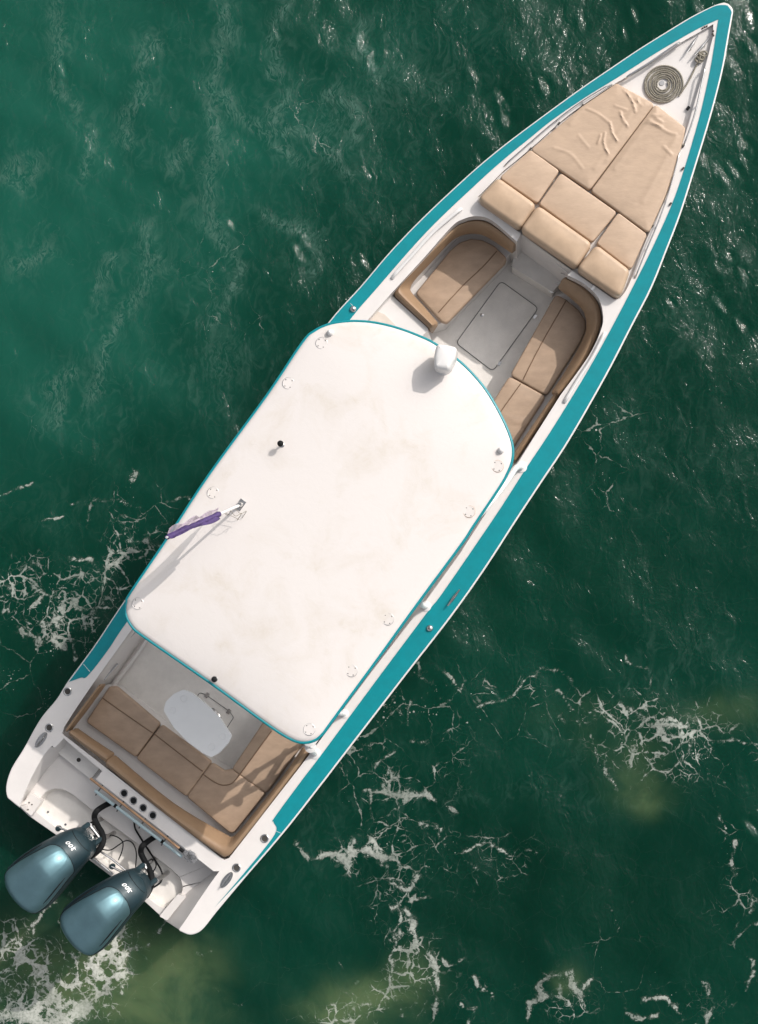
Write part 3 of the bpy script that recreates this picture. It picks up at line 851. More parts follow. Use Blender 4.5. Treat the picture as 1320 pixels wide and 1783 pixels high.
mb = MB()
prism(mb, deck_outer, G, zgo(-.035), holes=[ccw(OPEN), ccw(FORE)], spacing=.35)
part(mb, 'deck', M_WHITE, bevel=.006)

# teal stripe
def strip_between(a, b, zo, th):
    mb = MB()
    n = 160
    A = resample_open([W(p, G) for p in smooth(a, 6)], n); B = resample_open([W(p, G) for p in smooth(b, 6)], n)
    v = []
    for p, q in zip(A, B):
        v += [(p.x, p.y, zg(p.x, p.y) + zo), (q.x, q.y, zg(q.x, q.y) + zo), (p.x, p.y, zg(p.x, p.y) + zo - th), (q.x, q.y, zg(q.x, q.y) + zo - th)]
    f = []
    for k in range(n - 1):
        i, j = 4 * k, 4 * k + 4
        f += [(i, i + 1, j + 1, j), (i + 2, j + 2, j + 3, i + 3), (i, j, j + 2, i + 2), (i + 1, i + 3, j + 3, j + 1)]
    f += [(0, 2, 3, 1), (4 * n - 4, 4 * n - 3, 4 * n - 1, 4 * n - 2)]
    mb.add(v, f)
    return mb
t_in_p = px('Z1', (1012, 150), (870, 215), (700, 310), (500, 430), (250, 590)) + [(1020, 169), (964.5, 206), (923.6, 238), (878, 276), (832.7, 327 - 9), (741.8, 413.6), (651, 509), (607, 560), (480, 725), (350, 905), (223.7, 1079), (188, 1132), (153, 1176.6), (141, 1180), (121, 1187)]
t_in_p = px('Z1', (1012, 150), (870, 215), (700, 310), (500, 430), (250, 590)) + [(1020, 169), (964.5, 207), (921, 242), (877, 278), (828, 322), (741.8, 405), (651, 508), (607, 560), (480, 725), (350, 905), (223.7, 1079), (188, 1132), (153, 1176.6), (141, 1180), (121, 1187)]
def inset_px(path, d, sgn):
    sgn = -sgn
    out = []
    for i, p in enumerate(path):
        a, b = Vector(path[max(i - 1, 0)]), Vector(path[min(i + 1, len(path) - 1)])
        t = (b - a).normalized()
        out.append((p[0] + sgn * t.y * d, p[1] - sgn * t.x * d))
    return out
port_o = inset_px(port[:-8], .9, -1)
stbd_o = inset_px(stbd[1:-5], .9, 1)
port_o[0] = (1263, 9)
stbd_o = [(1267, 10)] + stbd_o[1:]
t_in_s = px('Z1', (1016, 150), (1000, 250), (960, 500), (900, 780)) + [(1212, 226), (1192, 293), (1170, 356), (1136, 432), (1102, 500), (1064, 573), (1019.5, 652.7), (959, 751), (914.5, 818), (863.6, 897), (772.7, 1029.7), (742, 1069), (651.5, 1190), (560.6, 1313), (527, 1357), (478, 1423.7), (476.7, 1431.5), (478.5, 1453), (425, 1520.5), (374, 1580)]
def match_strip(outer, inner, zo, th):
    """pair the two edges by their position along the boat"""
    mb = MB()
    A = [W(p, G) for p in smooth(outer, 6)]; B = [W(p, G) for p in smooth(inner, 6)]
    n = 220
    return A, B
def stripe(outer, inner):
    A = resample_open([W(p, G) for p in smooth(outer, 6)], 200); B = resample_open([W(p, G) for p in smooth(inner, 6)], 200)
    loop = [tuple(p[:2]) for p in A] + [tuple(p[:2]) for p in reversed(B)]
    return loop
# port and starboard stripes share the bow point: one ring-shaped sheet
sp = [tuple(W(p, G)[:2]) for p in smooth(port_o, 6)]
si = [tuple(W(p, G)[:2]) for p in smooth(t_in_p, 6)]
ssp = [tuple(W(p, G)[:2]) for p in smooth(stbd_o, 6)]
ssi = [tuple(W(p, G)[:2]) for p in smooth(t_in_s, 6)]
mb = MB()
loop = list(reversed(sp)) + ssp + list(reversed(ssi)) + si
prism(mb, loop, zgo(.005), zgo(-.004), spacing=.3)
part(mb, 'gunwale_stripe', M_TEAL, label='teal painted gunwale stripe')
# hairline joints across the stripe
mb = MB()
for a, b in (((145, 1156), (157, 1170)), ((481, 1447), (491, 1452)), ((610, 528), (618, 536))):
    tube(mb, [W(a, zgo(.0055)), W(b, zgo(.0055))], .0022, 6)
each(mb, 'stripe_joint', M_WHITE)

# rub rail
mb = MB()
rr = [Vector((p.x, p.y, p.z - .018)) for p in list(reversed(PORT)) + STBD]
tube(mb, rr, .012, 8)
part(mb, 'rub_rail', M_PWHITE)

# hull shell
def hull():
    mb = MB()
    tr = [W(p, .62) for p in ((34, 1405), (52, 1421), (96, 1452), (253, 1570), (288, 1602), (313, 1620))]
    top = list(reversed(STBD))
    loopv = [(p, G(p.x, p.y) - .03) for p in reversed(PORT)] + [(p, G(p.x, p.y) - .03) for p in STBD]
    loopv += [(p, .60) for p in reversed(tr[1:-1])]
    cen = [Vector((STERN.x, STERN.y)), Vector((BOW.x, BOW.y))]
    loops = []
    for k, (zz, fl) in enumerate(((1.0, 0), (.62, .25), (.28, .6), (0, 1.0), (-.35, 2.0))):
        l = []
        for p, zt in loopv:
            s = min(max(frac(p.x, p.y), 0), 1)
            base = Vector((STERN.x, STERN.y)) + AX * (s * BL)
            # inward shift to the centreline, more near the bow
            lat = Vector((p.x, p.y)) - base
            ln_ = lat.length
            sh = min((.06 + .42 * s ** 2.2) * fl, ln_ * .85)
            q = Vector((p.x, p.y)) - (lat / ln_ * sh if ln_ > 1e-4 else Vector((0, 0)))
            q = q - AX * (s ** 10) * .35 * fl * .6
            z = zt * zz if zz >= 0 else zz * (1 - .5 * s)
            l.append((q.x, q.y, z))
        loops.append(l)
    n = len(loops[0])
    v = [p for l in loops for p in l]
    f = []
    for k in range(len(loops) - 1):
        for i in range(n):
            f.append((k * n + i, k * n + (i + 1) % n, (k + 1) * n + (i + 1) % n, (k + 1) * n + i))
    mb.add(v, f)
    return mb
part(hull(), 'hull', M_HULL)

# cockpit liner walls and floor
FLOOR = .16
mb = MB()
o = ccw(OPEN)
n = len(o)
v = [(x, y, zg(x, y) - .004) for x, y in o] + [(x, y, FLOOR - .01) for x, y in o]
mb.add(v, [(i, (i + 1) % n, (i + 1) % n + n, i + n) for i in range(n)])
part(mb, 'cockpit_liner', M_WHITE)
mb = MB(); prism(mb, OPEN, FLOOR, FLOOR - .03, spacing=.4)
part(mb, 'cockpit_floor', M_GREY)
# foredeck well
FD = -.05
mb = MB()
o = ccw(FORE); n = len(o)
mb.add([(x, y, zg(x, y) - .004) for x, y in o] + [(x, y, zg(x, y) + FD - .01) for x, y in o], [(i, (i + 1) % n, (i + 1) % n + n, i + n) for i in range(n)])
prism(mb, FORE, zgo(FD), zgo(FD - .03), spacing=.3)
part(mb, 'foredeck', M_WHITE)

def cushion(name, pts, z, th, r=.035, mt=M_SEAT, corner=.05, parent=None, puff=.015, seam=None, label=None, spacing=.045, folds=None, tilt=None):
    """upholstered pad: pts in photo px of its top outline, z = height of the top"""
    zf = z if callable(z) else (lambda x, y: z)
    w = [tuple(W(p, zf)[:2]) for p in pts]
    w = resample_closed(offset_in(round_poly(ccw(w), corner), -.007), .06)
    cx = sum(p[0] for p in w) / len(w); cy = sum(p[1] for p in w) / len(w)
    loops = []
    base = offset_in(w, .006)
    loops.append([(x, y, zf(x, y) - th) for x, y in base])
    loops.append([(x, y, zf(x, y) - th * .5) for x, y in offset_in(w, -.004)])
    for a in (0, 25, 50, 75, 90):
        s, c = math.sin(math.radians(a)), math.cos(math.radians(a))
        loops.append([(x, y, zf(x, y) - r + r * s) for x, y in offset_in(w, r * (1 - c))])
    inner = offset_in(w, r)
    def ztop(x, y):
        d = dist_poly((x, y), inner)
        zz = zf(x, y) + puff * (1 - math.exp(-d / .07))
        if folds:
            for amp, wd_, P in folds:
                best = 9; 
                for a, b in zip(P[:-1], P[1:]):
                    dx, dy = b.x - a.x, b.y - a.y
                    t = max(0, min(1, ((x - a.x) * dx + (y - a.y) * dy) / max(dx * dx + dy * dy, 1e-9)))
                    best = min(best, math.hypot(x - a.x - dx * t, y - a.y - dy * t))
                zz += amp * math.exp(-(best / wd_) ** 2) * min(1, d / .03)
        return zz
    mb = MB()
    rings(mb, loops, spacing=spacing, zf=ztop)
    o = part(mb, name, mt, parent, label, angle=60)
    if seam:
        for sm in seam:
            mb = MB()
            q = resample_open([W(p, zf) for p in smooth(sm, 4)], 24)
            tube(mb, [Vector((p.x, p.y, ztop(p.x, p.y) + .002)) for p in q], .0068, 6)
            part(mb, 'piping', M_PIPE, o)
    return o

def foldset(amp, w, *lines):
    return [(amp, w, [W(p, 1.28) for p in smooth(l, 4)]) for l in lines]

# sun pad on the foredeck
ZS = zgo(.045)
f1 = foldset(.015, .009, px('A2', (640, 480), (680, 530), (700, 590)), px('A2', (625, 590), (640, 630), (662, 660)), px('A2', (575, 640), (590, 700), (612, 730)), px('A2', (550, 690), (545, 740), (568, 795)),
             px('A2', (700, 470), (720, 520)), px('A2', (530, 700), (515, 740)), px('A2', (650, 450), (690, 480), (715, 540)))
f1 += foldset(.005, .015, px('A2', (300, 760), (380, 790), (440, 860)), px('A2', (420, 700), (470, 760)))
f1 += foldset(.008, .011, px('A2', (460, 570), (520, 600), (570, 640)), px('A2', (620, 440), (700, 480)), px('A2', (690, 520), (730, 560)), px('A2', (600, 560), (655, 580)))
f1 += foldset(.006, .028, px('A2', (760, 540), (640, 700), (560, 820)), px('A2', (480, 480), (440, 560), (380, 640)), px('A2', (700, 560), (600, 720), (500, 860)))
f2 = foldset(.006, .03, px('A2', (820, 560), (720, 700), (600, 860)), px('A2', (900, 720), (820, 880), (740, 1020))) + foldset(.011, .011, px('A2', (735, 635), (790, 650), (830, 665)), px('A2', (760, 590), (800, 610), (850, 600)), px('A2', (750, 620), (860, 690), (900, 700)), px('A2', (840, 760), (880, 800)), px('A2', (800, 620), (830, 640)))
cushion('sunpad_cushion', px('A2', (613, 417), (800, 519), (478, 945), (185, 748), (440, 534)), ZS, .10, .020, M_SUNPAD, .035, folds=f1, spacing=.016, label='large forward sun pad cushion, port side, creased')
cushion('sunpad_cushion', px('A2', (808, 522), (955, 637), (946, 690), (905, 830), (850, 990), (772, 1160), (487, 952)), ZS, .10, .020, M_SUNPAD, .035, folds=f2, spacing=.018, label='large forward sun pad cushion, starboard side')
cushion('sunpad_cushion', px('Z2', (325, 413), (480, 525), (362, 700), (160, 562)), ZS, .10, .018, M_SUNPAD, .03)
cushion('sunpad_cushion', px('Z2', (492, 540), (795, 752), (664, 912), (375, 706)), ZS, .10, .018, M_SUNPAD, .03)
cushion('sunpad_cushion', px('Z2', (807, 757), (960, 872), (875, 1062), (690, 922)), ZS, .10, .018, M_SUNPAD, .03)
ZB = zgo(.15)
cushion('sunpad_bolster', px('Z2', (148, 560), (356, 708), (266, 838), (36, 678)), ZB, .22, .052, M_BOLSTER, .065, puff=.02)
cushion('sunpad_bolster', px('Z2', (368, 712), (662, 920), (575, 1052), (272, 843)), ZB, .22, .052, M_BOLSTER, .065, puff=.02)
cushion('sunpad_bolster', px('Z2', (688, 928), (868, 1066), (815, 1218), (580, 1058)), ZB, .22, .052, M_BOLSTER, .065, puff=.02)

# bases under the seats
def base(name, pts, z, mt=M_WHITE, zb=FLOOR - .005, corner=.03, label=None, bev=.008):
    mb = MB()
    w = round_poly(ccw([tuple(W(p, z)[:2]) for p in pts]), corner)
    prism(mb, w, z, zb, spacing=.5)
    return part(mb, name, mt, label=label, bevel=bev)
base('seat_base', px('Z3', (398, 606), (722, 275), (760, 215), (620, 95), (520, 75), (430, 135), (160, 440), (330, 622)), .575)
base('seat_base', px('Z3', (985, 462), (750, 880), (600, 1130), (770, 1290), (965, 1000), (1195, 620), (1205, 540), (1120, 430)), .575)
base('seat_base', [(186, 1192), (197, 1196), (278, 1261), (368, 1329), (393, 1344), (404, 1341), (460, 1262), (520, 1190), (596, 1240), (528, 1322), (397, 1480), (388, 1482), (124, 1278), (122, 1268), (172, 1200)], .60)
base('console_step', px('Z3', (30, 560), (128, 462), (322, 640), (260, 700)) + [(650, 740), (560, 660), (600, 610)], 1.07, zb=FLOOR - .005, corner=.03)
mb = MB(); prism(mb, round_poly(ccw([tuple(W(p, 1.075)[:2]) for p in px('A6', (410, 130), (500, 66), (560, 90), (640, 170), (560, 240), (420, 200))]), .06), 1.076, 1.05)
part(mb, 'beige_patch', M_BEIGE)  # thin rough beige patch on top of the console step
# door panel below the sun pad
base('cabin_door', px('Z3', (800, 150), (1058, 345), (965, 445), (752, 312)), .46, M_GREY, label='grey cabin door panel under the sun pad')
base('threshold', px('Z3', (790, 140), (800, 128), (1075, 345), (1060, 360)), 1.05, M_WHITE, zb=.3, corner=.005, bev=0)

# seats in the bow
ZSE = .69
cushion('seat_cushion', px('Z3', (252, 452), (350, 332), (430, 232), (480, 188), (540, 168), (600, 175), (660, 205), (724, 266), (716, 292), (412, 606), (390, 600)), ZSE, .11, .025, M_SEAT, .05,
        seam=[px('Z3', (676, 232), (600, 318), (500, 412), (372, 552))], folds=foldset(.009, .02, px('Z3', (350, 400), (400, 430), (460, 420)), px('Z3', (540, 250), (600, 270), (650, 235))))
cushion('seat_cushion', px('Z3', (985, 458), (1040, 488), (1100, 538), (1135, 590), (1138, 640), (1110, 705), (935, 983), (748, 878)), ZSE, .11, .025, M_SEAT, .05,
        seam=[px('Z3', (1036, 492), (905, 722), (812, 905))])
cushion('seat_cushion', px('Z3', (742, 888), (928, 990), (770, 1240), (700, 1340), (560, 1170)), ZSE, .11, .025, M_SEAT, .04,
        seam=[px('Z3', (800, 925), (690, 1080), (640, 1160))], folds=foldset(.012, .014, px('Z3', (712, 1050), (760, 1078), (825, 1082))))
# seats in the stern
ZR = .72
cushion('seat_cushion', px('Z6', (430, 516), (470, 516), (718, 727), (580, 918), (297, 715)), ZR, .11, .025, M_SEAT, .04, seam=[px('Z6', (395, 580), (680, 780))], folds=foldset(.01, .02, px('Z6', (345, 650), (365, 700))))
cushion('seat_cushion', px('Z6', (730, 736), (1013, 947), (870, 1143), (586, 925)), ZR, .11, .025, M_SEAT, .03, seam=[px('Z6', (692, 787), (968, 1000))])
cushion('seat_cushion', px('Z8', (265, 577), (350, 632), (400, 622), (628, 782), (412, 1045), (385, 1045), (98, 803)), ZR, .11, .025, M_SEAT, .04, seam=[px('Z8', (208, 652), (320, 720), (400, 715), (455, 655))], label='corner seat cushion half in the sun')
cushion('seat_cushion', px('Z8', (405, 617), (610, 310), (720, 150), (960, 320), (875, 450), (634, 778)), ZR, .11, .025, M_SEAT, .03, seam=[px('Z8', (458, 652), (672, 360))])

def backrest(outer, inner, ztop, drop, name='backrest', mt=M_BACK, fr=.42, n=70, label=None, sm=True):
    A = resample_open([W(p, ztop) for p in (smooth(outer, 5) if sm else outer)], n)
    B = resample_open([W(p, ztop - drop) for p in (smooth(inner, 5) if sm else inner)], n)
    prof = []
    for a, b in zip(A, B):
        d = Vector((b.x - a.x, b.y - a.y))
        L_ = d.length; d.normalize()
        w_ = L_ * fr
        ring = [(0, -drop - .05), (0, -.05), (.010, -.020), (.035, -.004), (w_ * .7, .004), (w_, -.010), (w_ + .02, -.035), (L_ - .02, -drop + .06), (L_ - .004, -drop + .02), (L_ - .01, -drop - .05)]
        prof.append([(a.x + d.x * u, a.y + d.y * u, ztop + z) for u, z in ring])
    m = len(prof[0])
    # rounded ends: squeeze the first and last profiles
    def squeeze(p, q, f, mv):
        cx = sum(x[0] for x in p) / m; cy = sum(x[1] for x in p) / m; cz = ztop - drop * .5
        dx = Vector((p[0][0] - q[0][0], p[0][1] - q[0][1]))
        dx = dx.normalized() * mv if dx.length > 1e-6 else dx
        return [(cx + (x - cx) * f + dx.x, cy + (y - cy) * f + dx.y, z if z < ztop - drop else cz + (z - cz) * f) for x, y, z in p]
    prof = [squeeze(prof[0], prof[1], .80, .018), squeeze(prof[0], prof[1], .94, .010)] + prof + [squeeze(prof[-1], prof[-2], .94, .010), squeeze(prof[-1], prof[-2], .80, .018)]
    n2 = len(prof)
    v = [p for r_ in prof for p in r_]
    f = [(k * m + i, k * m + (i + 1) % m, (k + 1) * m + (i + 1) % m, (k + 1) * m + i) for k in range(n2 - 1) for i in range(m)]
    f += [tuple(range(m)), tuple((n2 - 1) * m + i for i in reversed(range(m)))]
    mb = MB(); mb.add(v, f)
    o = part(mb, name, mt, label=label, angle=50)
    return o
ZBK = 1.15
backrest(px('Z3', (325, 632), (230, 545), (150, 470), (138, 445), (180, 395), (300, 264), (438, 114), (500, 74), (570, 60), (650, 80), (776, 180)),
         px('Z3', (366, 602), (300, 525), (240, 458), (225, 425), (250, 375), (330, 290), (432, 186), (490, 150), (560, 140), (625, 158), (745, 238)), ZBK, .24)
backrest(px('Z3', (1042, 362), (1130, 407), (1198, 482), (1222, 560), (1212, 640), (1150, 780), (1060, 910), (1003, 978)),
         px('Z3', (998, 430), (1060, 478), (1118, 535), (1138, 590), (1138, 650), (1108, 722), (1030, 860), (962, 962)), ZBK, .24)
backrest(px('Z3', (1002, 984), (900, 1140), (775, 1325)), px('Z3', (972, 984), (870, 1130), (745, 1310)), 1.08, .22, fr=.6)
backrest(px('A5', (722, 820), (600, 980), (484, 1140)), px('A5', (768, 838), (650, 1000), (535, 1150)), 1.04, .22, fr=.5)
backrest(px('A5', (503, 1193), (640, 1295), (772, 1393)), px('A5', (575, 1138), (700, 1225), (832, 1312)), 1.05, .22, fr=.62, label='short gate backrest in the walk-through')
backrest([(183, 1334), (300, 1429.5), (380, 1488.5), (393, 1492), (403, 1485), (460, 1413), (523, 1331), (537, 1309)],
         [(201, 1315), (300, 1396.7), (392, 1452), (404, 1455.5), (414, 1449), (450, 1405), (498, 1343), (525, 1303)], 1.05, .22, n=100, fr=.5, label='long corner backrest, sunlit at its corner')

# floor hatch in the bow cockpit
def groove(name, pts, z, w=.006, mt=M_LINE, corner=.05, closed=True):
    if closed:
        q = round_poly(ccw([tuple(W(p, z)[:2]) for p in pts]), corner)
        q = [Vector((x, y, z)) for x, y in q]
    else:
        q = [W(p, z) for p in pts]
    mb = MB(); tube(mb, q, w / 2, 6, closed=closed)
    return part(mb, name, mt)
hq = px('Z3', (697, 388), (893, 530), (655, 860), (462, 712))
mb = MB(); prism(mb, round_poly(ccw([tuple(W(p, FLOOR)[:2]) for p in hq]), .06), FLOOR + .006, FLOOR - .01)
ha = part(mb, 'floor_hatch', M_GREY)
q = round_poly(ccw([tuple(W(p, FLOOR)[:2]) for p in hq]), .06)
mb = MB(); tube(mb, [Vector((x, y, FLOOR + .006)) for x, y in q], .005, 6, closed=True)
part(mb, 'gasket', M_LINE, ha)
mb = MB()
c = W(px('Z3', (598, 566))[0], FLOOR); lathe(mb, c + Vector((0, 0, .005)), [(.022, 0), (.022, .006), (.012, .009)], 14)
part(mb, 'latch', M_STEEL, ha)
for hp in ((875, 575), (690, 820)):
    mb = MB(); c = W(px('Z3', hp)[0], FLOOR); box(mb, c, (AX.x, AX.y), (.05, .03), .008, FLOOR + .004); part(mb, 'hinge', M_STEEL, ha)
groove('floor_joint', px('Z3', (750, 312), (965, 448)), FLOOR + .002, closed=False)
# engine hatch in the stern cockpit floor
groove('floor_hatch_joint', px('Z6', (900, 620), (950, 548), (985, 560), (1120, 655), (1145, 690), (1100, 760), (1040, 840), (960, 800)), FLOOR + .003, .008, corner=.03)
for hp in ((992, 563), (1117, 657)):
    mb = MB(); c = W(px('Z6', hp)[0], FLOOR); box(mb, c, (AX.x, AX.y), (.06, .04), .012, FLOOR); part(mb, 'hatch_hinge', M_STEEL)
mb = MB(); c = W(px('Z6', (1025, 650))[0], FLOOR); lathe(mb, c, [(.03, 0), (.03, .01), (.015, .014)], 14); part(mb, 'hatch_latch', M_STEEL)
# ledge along the port stern wall
mb = MB()
a = [W(p, .42) for p in px('A5', (1080, 440), (1010, 560), (835, 800))]
b = [W(p, .42) for p in px('A5', (1120, 460), (1040, 590), (865, 815))]
tube(mb, [W(p, .24) for p in px('A5', (1100, 455), (1020, 575), (845, 808))], .03, 8)
part(mb, 'side_ledge', M_WHITE)
mb = MB(); tube(mb, [W(p, .62) for p in smooth(px('A5', (870, 660), (800, 740), (770, 780)), 5)], .012, 8); part(mb, 'grab_handle', M_STEEL)
mb = MB(); tube(mb, [W(p, .8) for p in smooth(px('A5', (995, 425), (960, 465)), 5)], .014, 8); part(mb, 'grab_handle', M_STEEL)

# stern platform
PZ = .62
def path_w(pts, z): return [W(p, z) for p in pts]
inner_p = [(36, 1402), (54, 1378), (70, 1357), (86, 1336), (103, 1318), (122, 1292)]
inner_s = [(286, 1602), (321, 1558), (350, 1535), (378, 1513)]
mb = MB()
def wall(mb, top, bot, n=24):
    A = resample_open(top, n); B = resample_open(bot, n)
    v = [tuple(p) for p in A] + [tuple(p) for p in B]
    mb.add(v, [(i, i + 1, i + 1 + n, i + n) for i in range(n - 1)])
top_p = path_w(smooth(wing_p, 4), zgo(-.004)); bot_p = path_w(smooth(inner_p, 4), PZ - .01)
wall(mb, top_p, bot_p)
top_s = path_w(smooth(wing_s, 4), zgo(-.004)); bot_s = path_w(smooth(inner_s, 4), PZ - .01)
wall(mb, top_s, bot_s)
each(mb, 'quarter_wall', M_WHITE)
mb = MB()
bt = path_w(bulk, zgo(-.004))
wall(mb, bt, [Vector((p.x, p.y, PZ - .01)) for p in bt], 60)
part(mb, 'transom_bulkhead', M_WHITE)
# aft end faces of the quarters
mb = MB()
pe = PORT[-1]; te = top_p[0]; be = bot_p[0]
mb.add([pe, te, be, (pe.x, pe.y, PZ - .05)], [(0, 1, 2, 3)])
pe = STBD[-1]; te = top_s[0]; be = bot_s[0]
mb.add([pe, te, be, (pe.x, pe.y, PZ - .05)], [(0, 1, 2, 3)])
each(mb, 'quarter_end', M_WHITE)
plat = [(30, 1402), (54, 1376), (86, 1334), (118, 1285), (150, 1295), (390, 1495), (380, 1530), (321, 1560), (288, 1603), (253, 1571), (96, 1453), (50, 1421)]
well = px('Z7', (205, 372), (222, 310), (262, 262), (310, 243), (360, 246), (410, 272), (600, 420), (830, 590), (985, 705), (1036, 760), (1050, 815), (1035, 860), (940, 935), (830, 850), (500, 600), (330, 470))
well_w = resample_closed(round_poly(ccw([tuple(W(p, PZ)[:2]) for p in well]), .08), .1)
plat_w = ccw([tuple(W(p, PZ)[:2]) for p in plat])
mb = MB(); prism(mb, plat_w, PZ, PZ - .04, holes=[well_w], spacing=.4)
part(mb, 'swim_platform', M_WHITE, bevel=.008)
mb = MB()
n = len(well_w)
wb = offset_in(well_w, .02)
mb.add([(x, y, PZ - .003) for x, y in well_w] + [(x, y, .498) for x, y in wb], [(i, (i + 1) % n, (i + 1) % n + n, i + n) for i in range(n)])
prism(mb, wb, .50, .46, spacing=.4)
part(mb, 'motor_well', M_GREY, label='recessed grey motor well')
# raised pads and step
base('walkthrough_step', px('Z6', (195, 812), (385, 968), (322, 1045), (135, 895)), .71, M_GREY, zb=PZ - .01, corner=.02)
base('step_block', px('B3', (390, 812), (530, 912), (398, 1108), (262, 985)), .72, M_WHITE, zb=PZ - .02, corner=.015)
base('step_block', px('Z7', (1020, 850), (1070, 862), (960, 1000), (915, 975)), .70, M_WHITE, zb=PZ - .02, corner=.015)
mb = MB()
for q in ((372, 935), (408, 960), (322, 992), (358, 1025)):
    lathe(mb, W(px('B3', q)[0], .72) + Vector((0, 0, -.002)), [(.009, 0), (.009, .006)], 10)
each(mb, 'bolt_head', M_SEAM)
mb = MB(); c = W(px('B3', (1005, 390))[0], .71); lathe(mb, c, [(.025, 0), (.025, .004), (.01, .006)], 12); part(mb, 'latch', M_SEAM)
mb = MB()
for q in ((615, 1055), (838, 1215), (1095, 1280)):
    lathe(mb, W(px('B3', q)[0], .50), [(.014, 0), (.014, .008)], 10)
each(mb, 'drain', M_STEEL)

# cup holders in the transom top
for q in ((420, 282), (510, 352), (603, 422), (695, 493)):
    c = W(px('B1', q)[0], zgo(0)); mb = MB()
    lathe(mb, c, [(.034, -.0), (.046, .002), (.048, .010), (.044, .014), (.036, .012), (.033, .004)], 22)
    r_ = part(mb, 'cup_holder', M_STEEL)
    mb = MB(); lathe(mb, c + Vector((0, 0, .004)), [(.036, 0), (.036, .0035), (.0345, .0075)], 20); part(mb, 'cup', M_BLACK, r_)

# fittings along the gunwale
def rod_holder(p, dz=0):
    c = W(p, zgo(dz)); mb = MB()
    lathe(mb, c, [(.05, 0), (.05, .006), (.042, .012), (.034, .010), (.030, .004)], 22)
    o = part(mb, 'rod_holder', M_STEEL)
    mb = MB(); lathe(mb, c + Vector((0, 0, .003)), [(.031, 0), (.031, .004)], 18); part(mb, 'opening', M_SEAM, o)
for p in ((118, 1204), (86, 1267), (461, 1460), (412, 1511)):
    rod_holder(p)
def cleat(p, d, s=1.0, oval=False, z=None):
    c = W(p, z or zgo(.004)); d = Vector(d).normalized(); mb = MB()
    if oval:
        e = [tuple(Vector(c[:2]) + d * math.cos(t) * .105 * s + Vector((-d.y, d.x)) * math.sin(t) * .042 * s) for t in [k * math.tau / 28 for k in range(28)]]
        prism(mb, e, c.z + .007, c.z - .003)
    for s_ in (-1, 1):
        q = Vector(c[:2]) + d * .03 * s * s_
        lathe(mb, (q.x, q.y, c.z), [(.016 * s, 0), (.010 * s, .012), (.010 * s, .035 * s)], 12)
    P = []; R = []
    for k in range(13):
        t = -1 + k / 6
        q = Vector(c[:2]) + d * .10 * s * t
        P.append((q.x, q.y, c.z + .036 * s + .010 * t * t)); R.append((.014 - .008 * abs(t)) * s)
    tube(mb, P, R, 10)
    return part(mb, 'cleat', M_STEEL)
ax3 = (AX.x, AX.y)
cleat((790.5, 1041), ax3, 1.15)
cleat((72, 1288), ax3, 1.0, oval=True)
cleat((395, 1532), ax3, 1.0, oval=True)
BZ = zgo(FD + .002)
cleat(px('B8', (700, 385))[0], (AX.x, AX.y + .1), 1.2, z=BZ)
cleat(px('B8', (860, 420))[0], (AX.x, AX.y - .1), 1.3, z=BZ)
for p in ((748.5, 1094), (615, 538)):
    c = W(p, zgo(.004)); mb = MB(); lathe(mb, c, [(.040, 0), (.038, .012), (.028, .026), (.012, .033), (.002, .034)], 22); part(mb, 'vent_cap', M_STEEL)
mb = MB()
for q in ((880, 90), (915, 68), (950, 55), (1055, 135), (1045, 180), (1060, 205)):
    lathe(mb, W(px('B8', q)[0], zgo(.0)), [(.012, -.002), (.010, .010)], 8)
each(mb, 'bow_fitting', M_SEAM)
mb = MB(); c = W(px('B8', (215, 985))[0], BZ); lathe(mb, c, [(.03, 0), (.028, .006)], 14); part(mb, 'deck_plate', M_STEEL)
mb = MB(); c = W(px('Z1', (783, 832))[0], BZ); box(mb, c, ax3, (.04, .03), .03, c.z - .002); part(mb, 'deck_clip', M_BLACK)
# foredeck grab rails
def rail(pts, h=.05, r=.011, posts=5, z0=None, name='grab_rail'):
    z0 = z0 or zgo(0)
    q = resample_open([W(p, z0) for p in smooth(pts, 5)], 40)
    mb = MB()
    P = [Vector((p.x, p.y, p.z + h * min(1, min(i, 39 - i) / 1.5 + .05))) for i, p in enumerate(q)]
    tube(mb, P, r, 8)
    for k in range(posts):
        i = 1 + int(k * 37 / (posts - 1)) if posts > 1 else 20
        tube(mb, [(q[i].x, q[i].y, q[i].z - .002), (P[i].x, P[i].y, P[i].z)], r * .8, 8)
    return part(mb, name, M_STEEL if r < .016 else M_PWHITE)
rail(px('Z1', (722, 332), (600, 415), (480, 498), (310, 602)), .05, .014, 3)
rail(px('Z1', (912, 520), (885, 640), (840, 850), (790, 1010), (748, 1120)), .06, .010, 3)
rail([(1184, 262), (1166, 330), (1145, 390), (1128, 430), (1106, 484)], .05, .008, 6)
rail([(1066, 147), (1013, 179), (966, 214), (919, 254), (878, 290)], .05, .007, 5)
rail(px('Z3', (130, 372), (240, 250), (350, 130), (490, 12)), .03, .022, 4, name='coaming_rail')
rail(px('Z3', (1030, 1020), (1100, 905), (1180, 780), (1240, 660)), .03, .020, 4, name='coaming_rail')
mb = MB()
for q in (px('A2', (443, 528), (325, 618), (183, 745)) + px('Z2', (1162, 392), (1118, 500), (1160, 515), (1052, 685), (1092, 708), (992, 830), (963, 862))):
    c = W(q, zgo(.004)); box(mb, c, ax3, (.035, .02), .018, c.z - .003)
each(mb, 'snap_fastener', M_SEAM)
mb = MB()
for q in px('Z3', (1020, 350), (992, 400), (960, 446)):
    c = W(q, .93 if q[1] < 480 else .70); box(mb, c, (-.9, .3), (.05, .012), .01, c.z)
c = W(px('Z3', (1178, 425))[0], zgo(0)); box(mb, c, ax3, (.06, .03), .015, c.z - .002)
each(mb, 'door_hinge', M_STEEL)
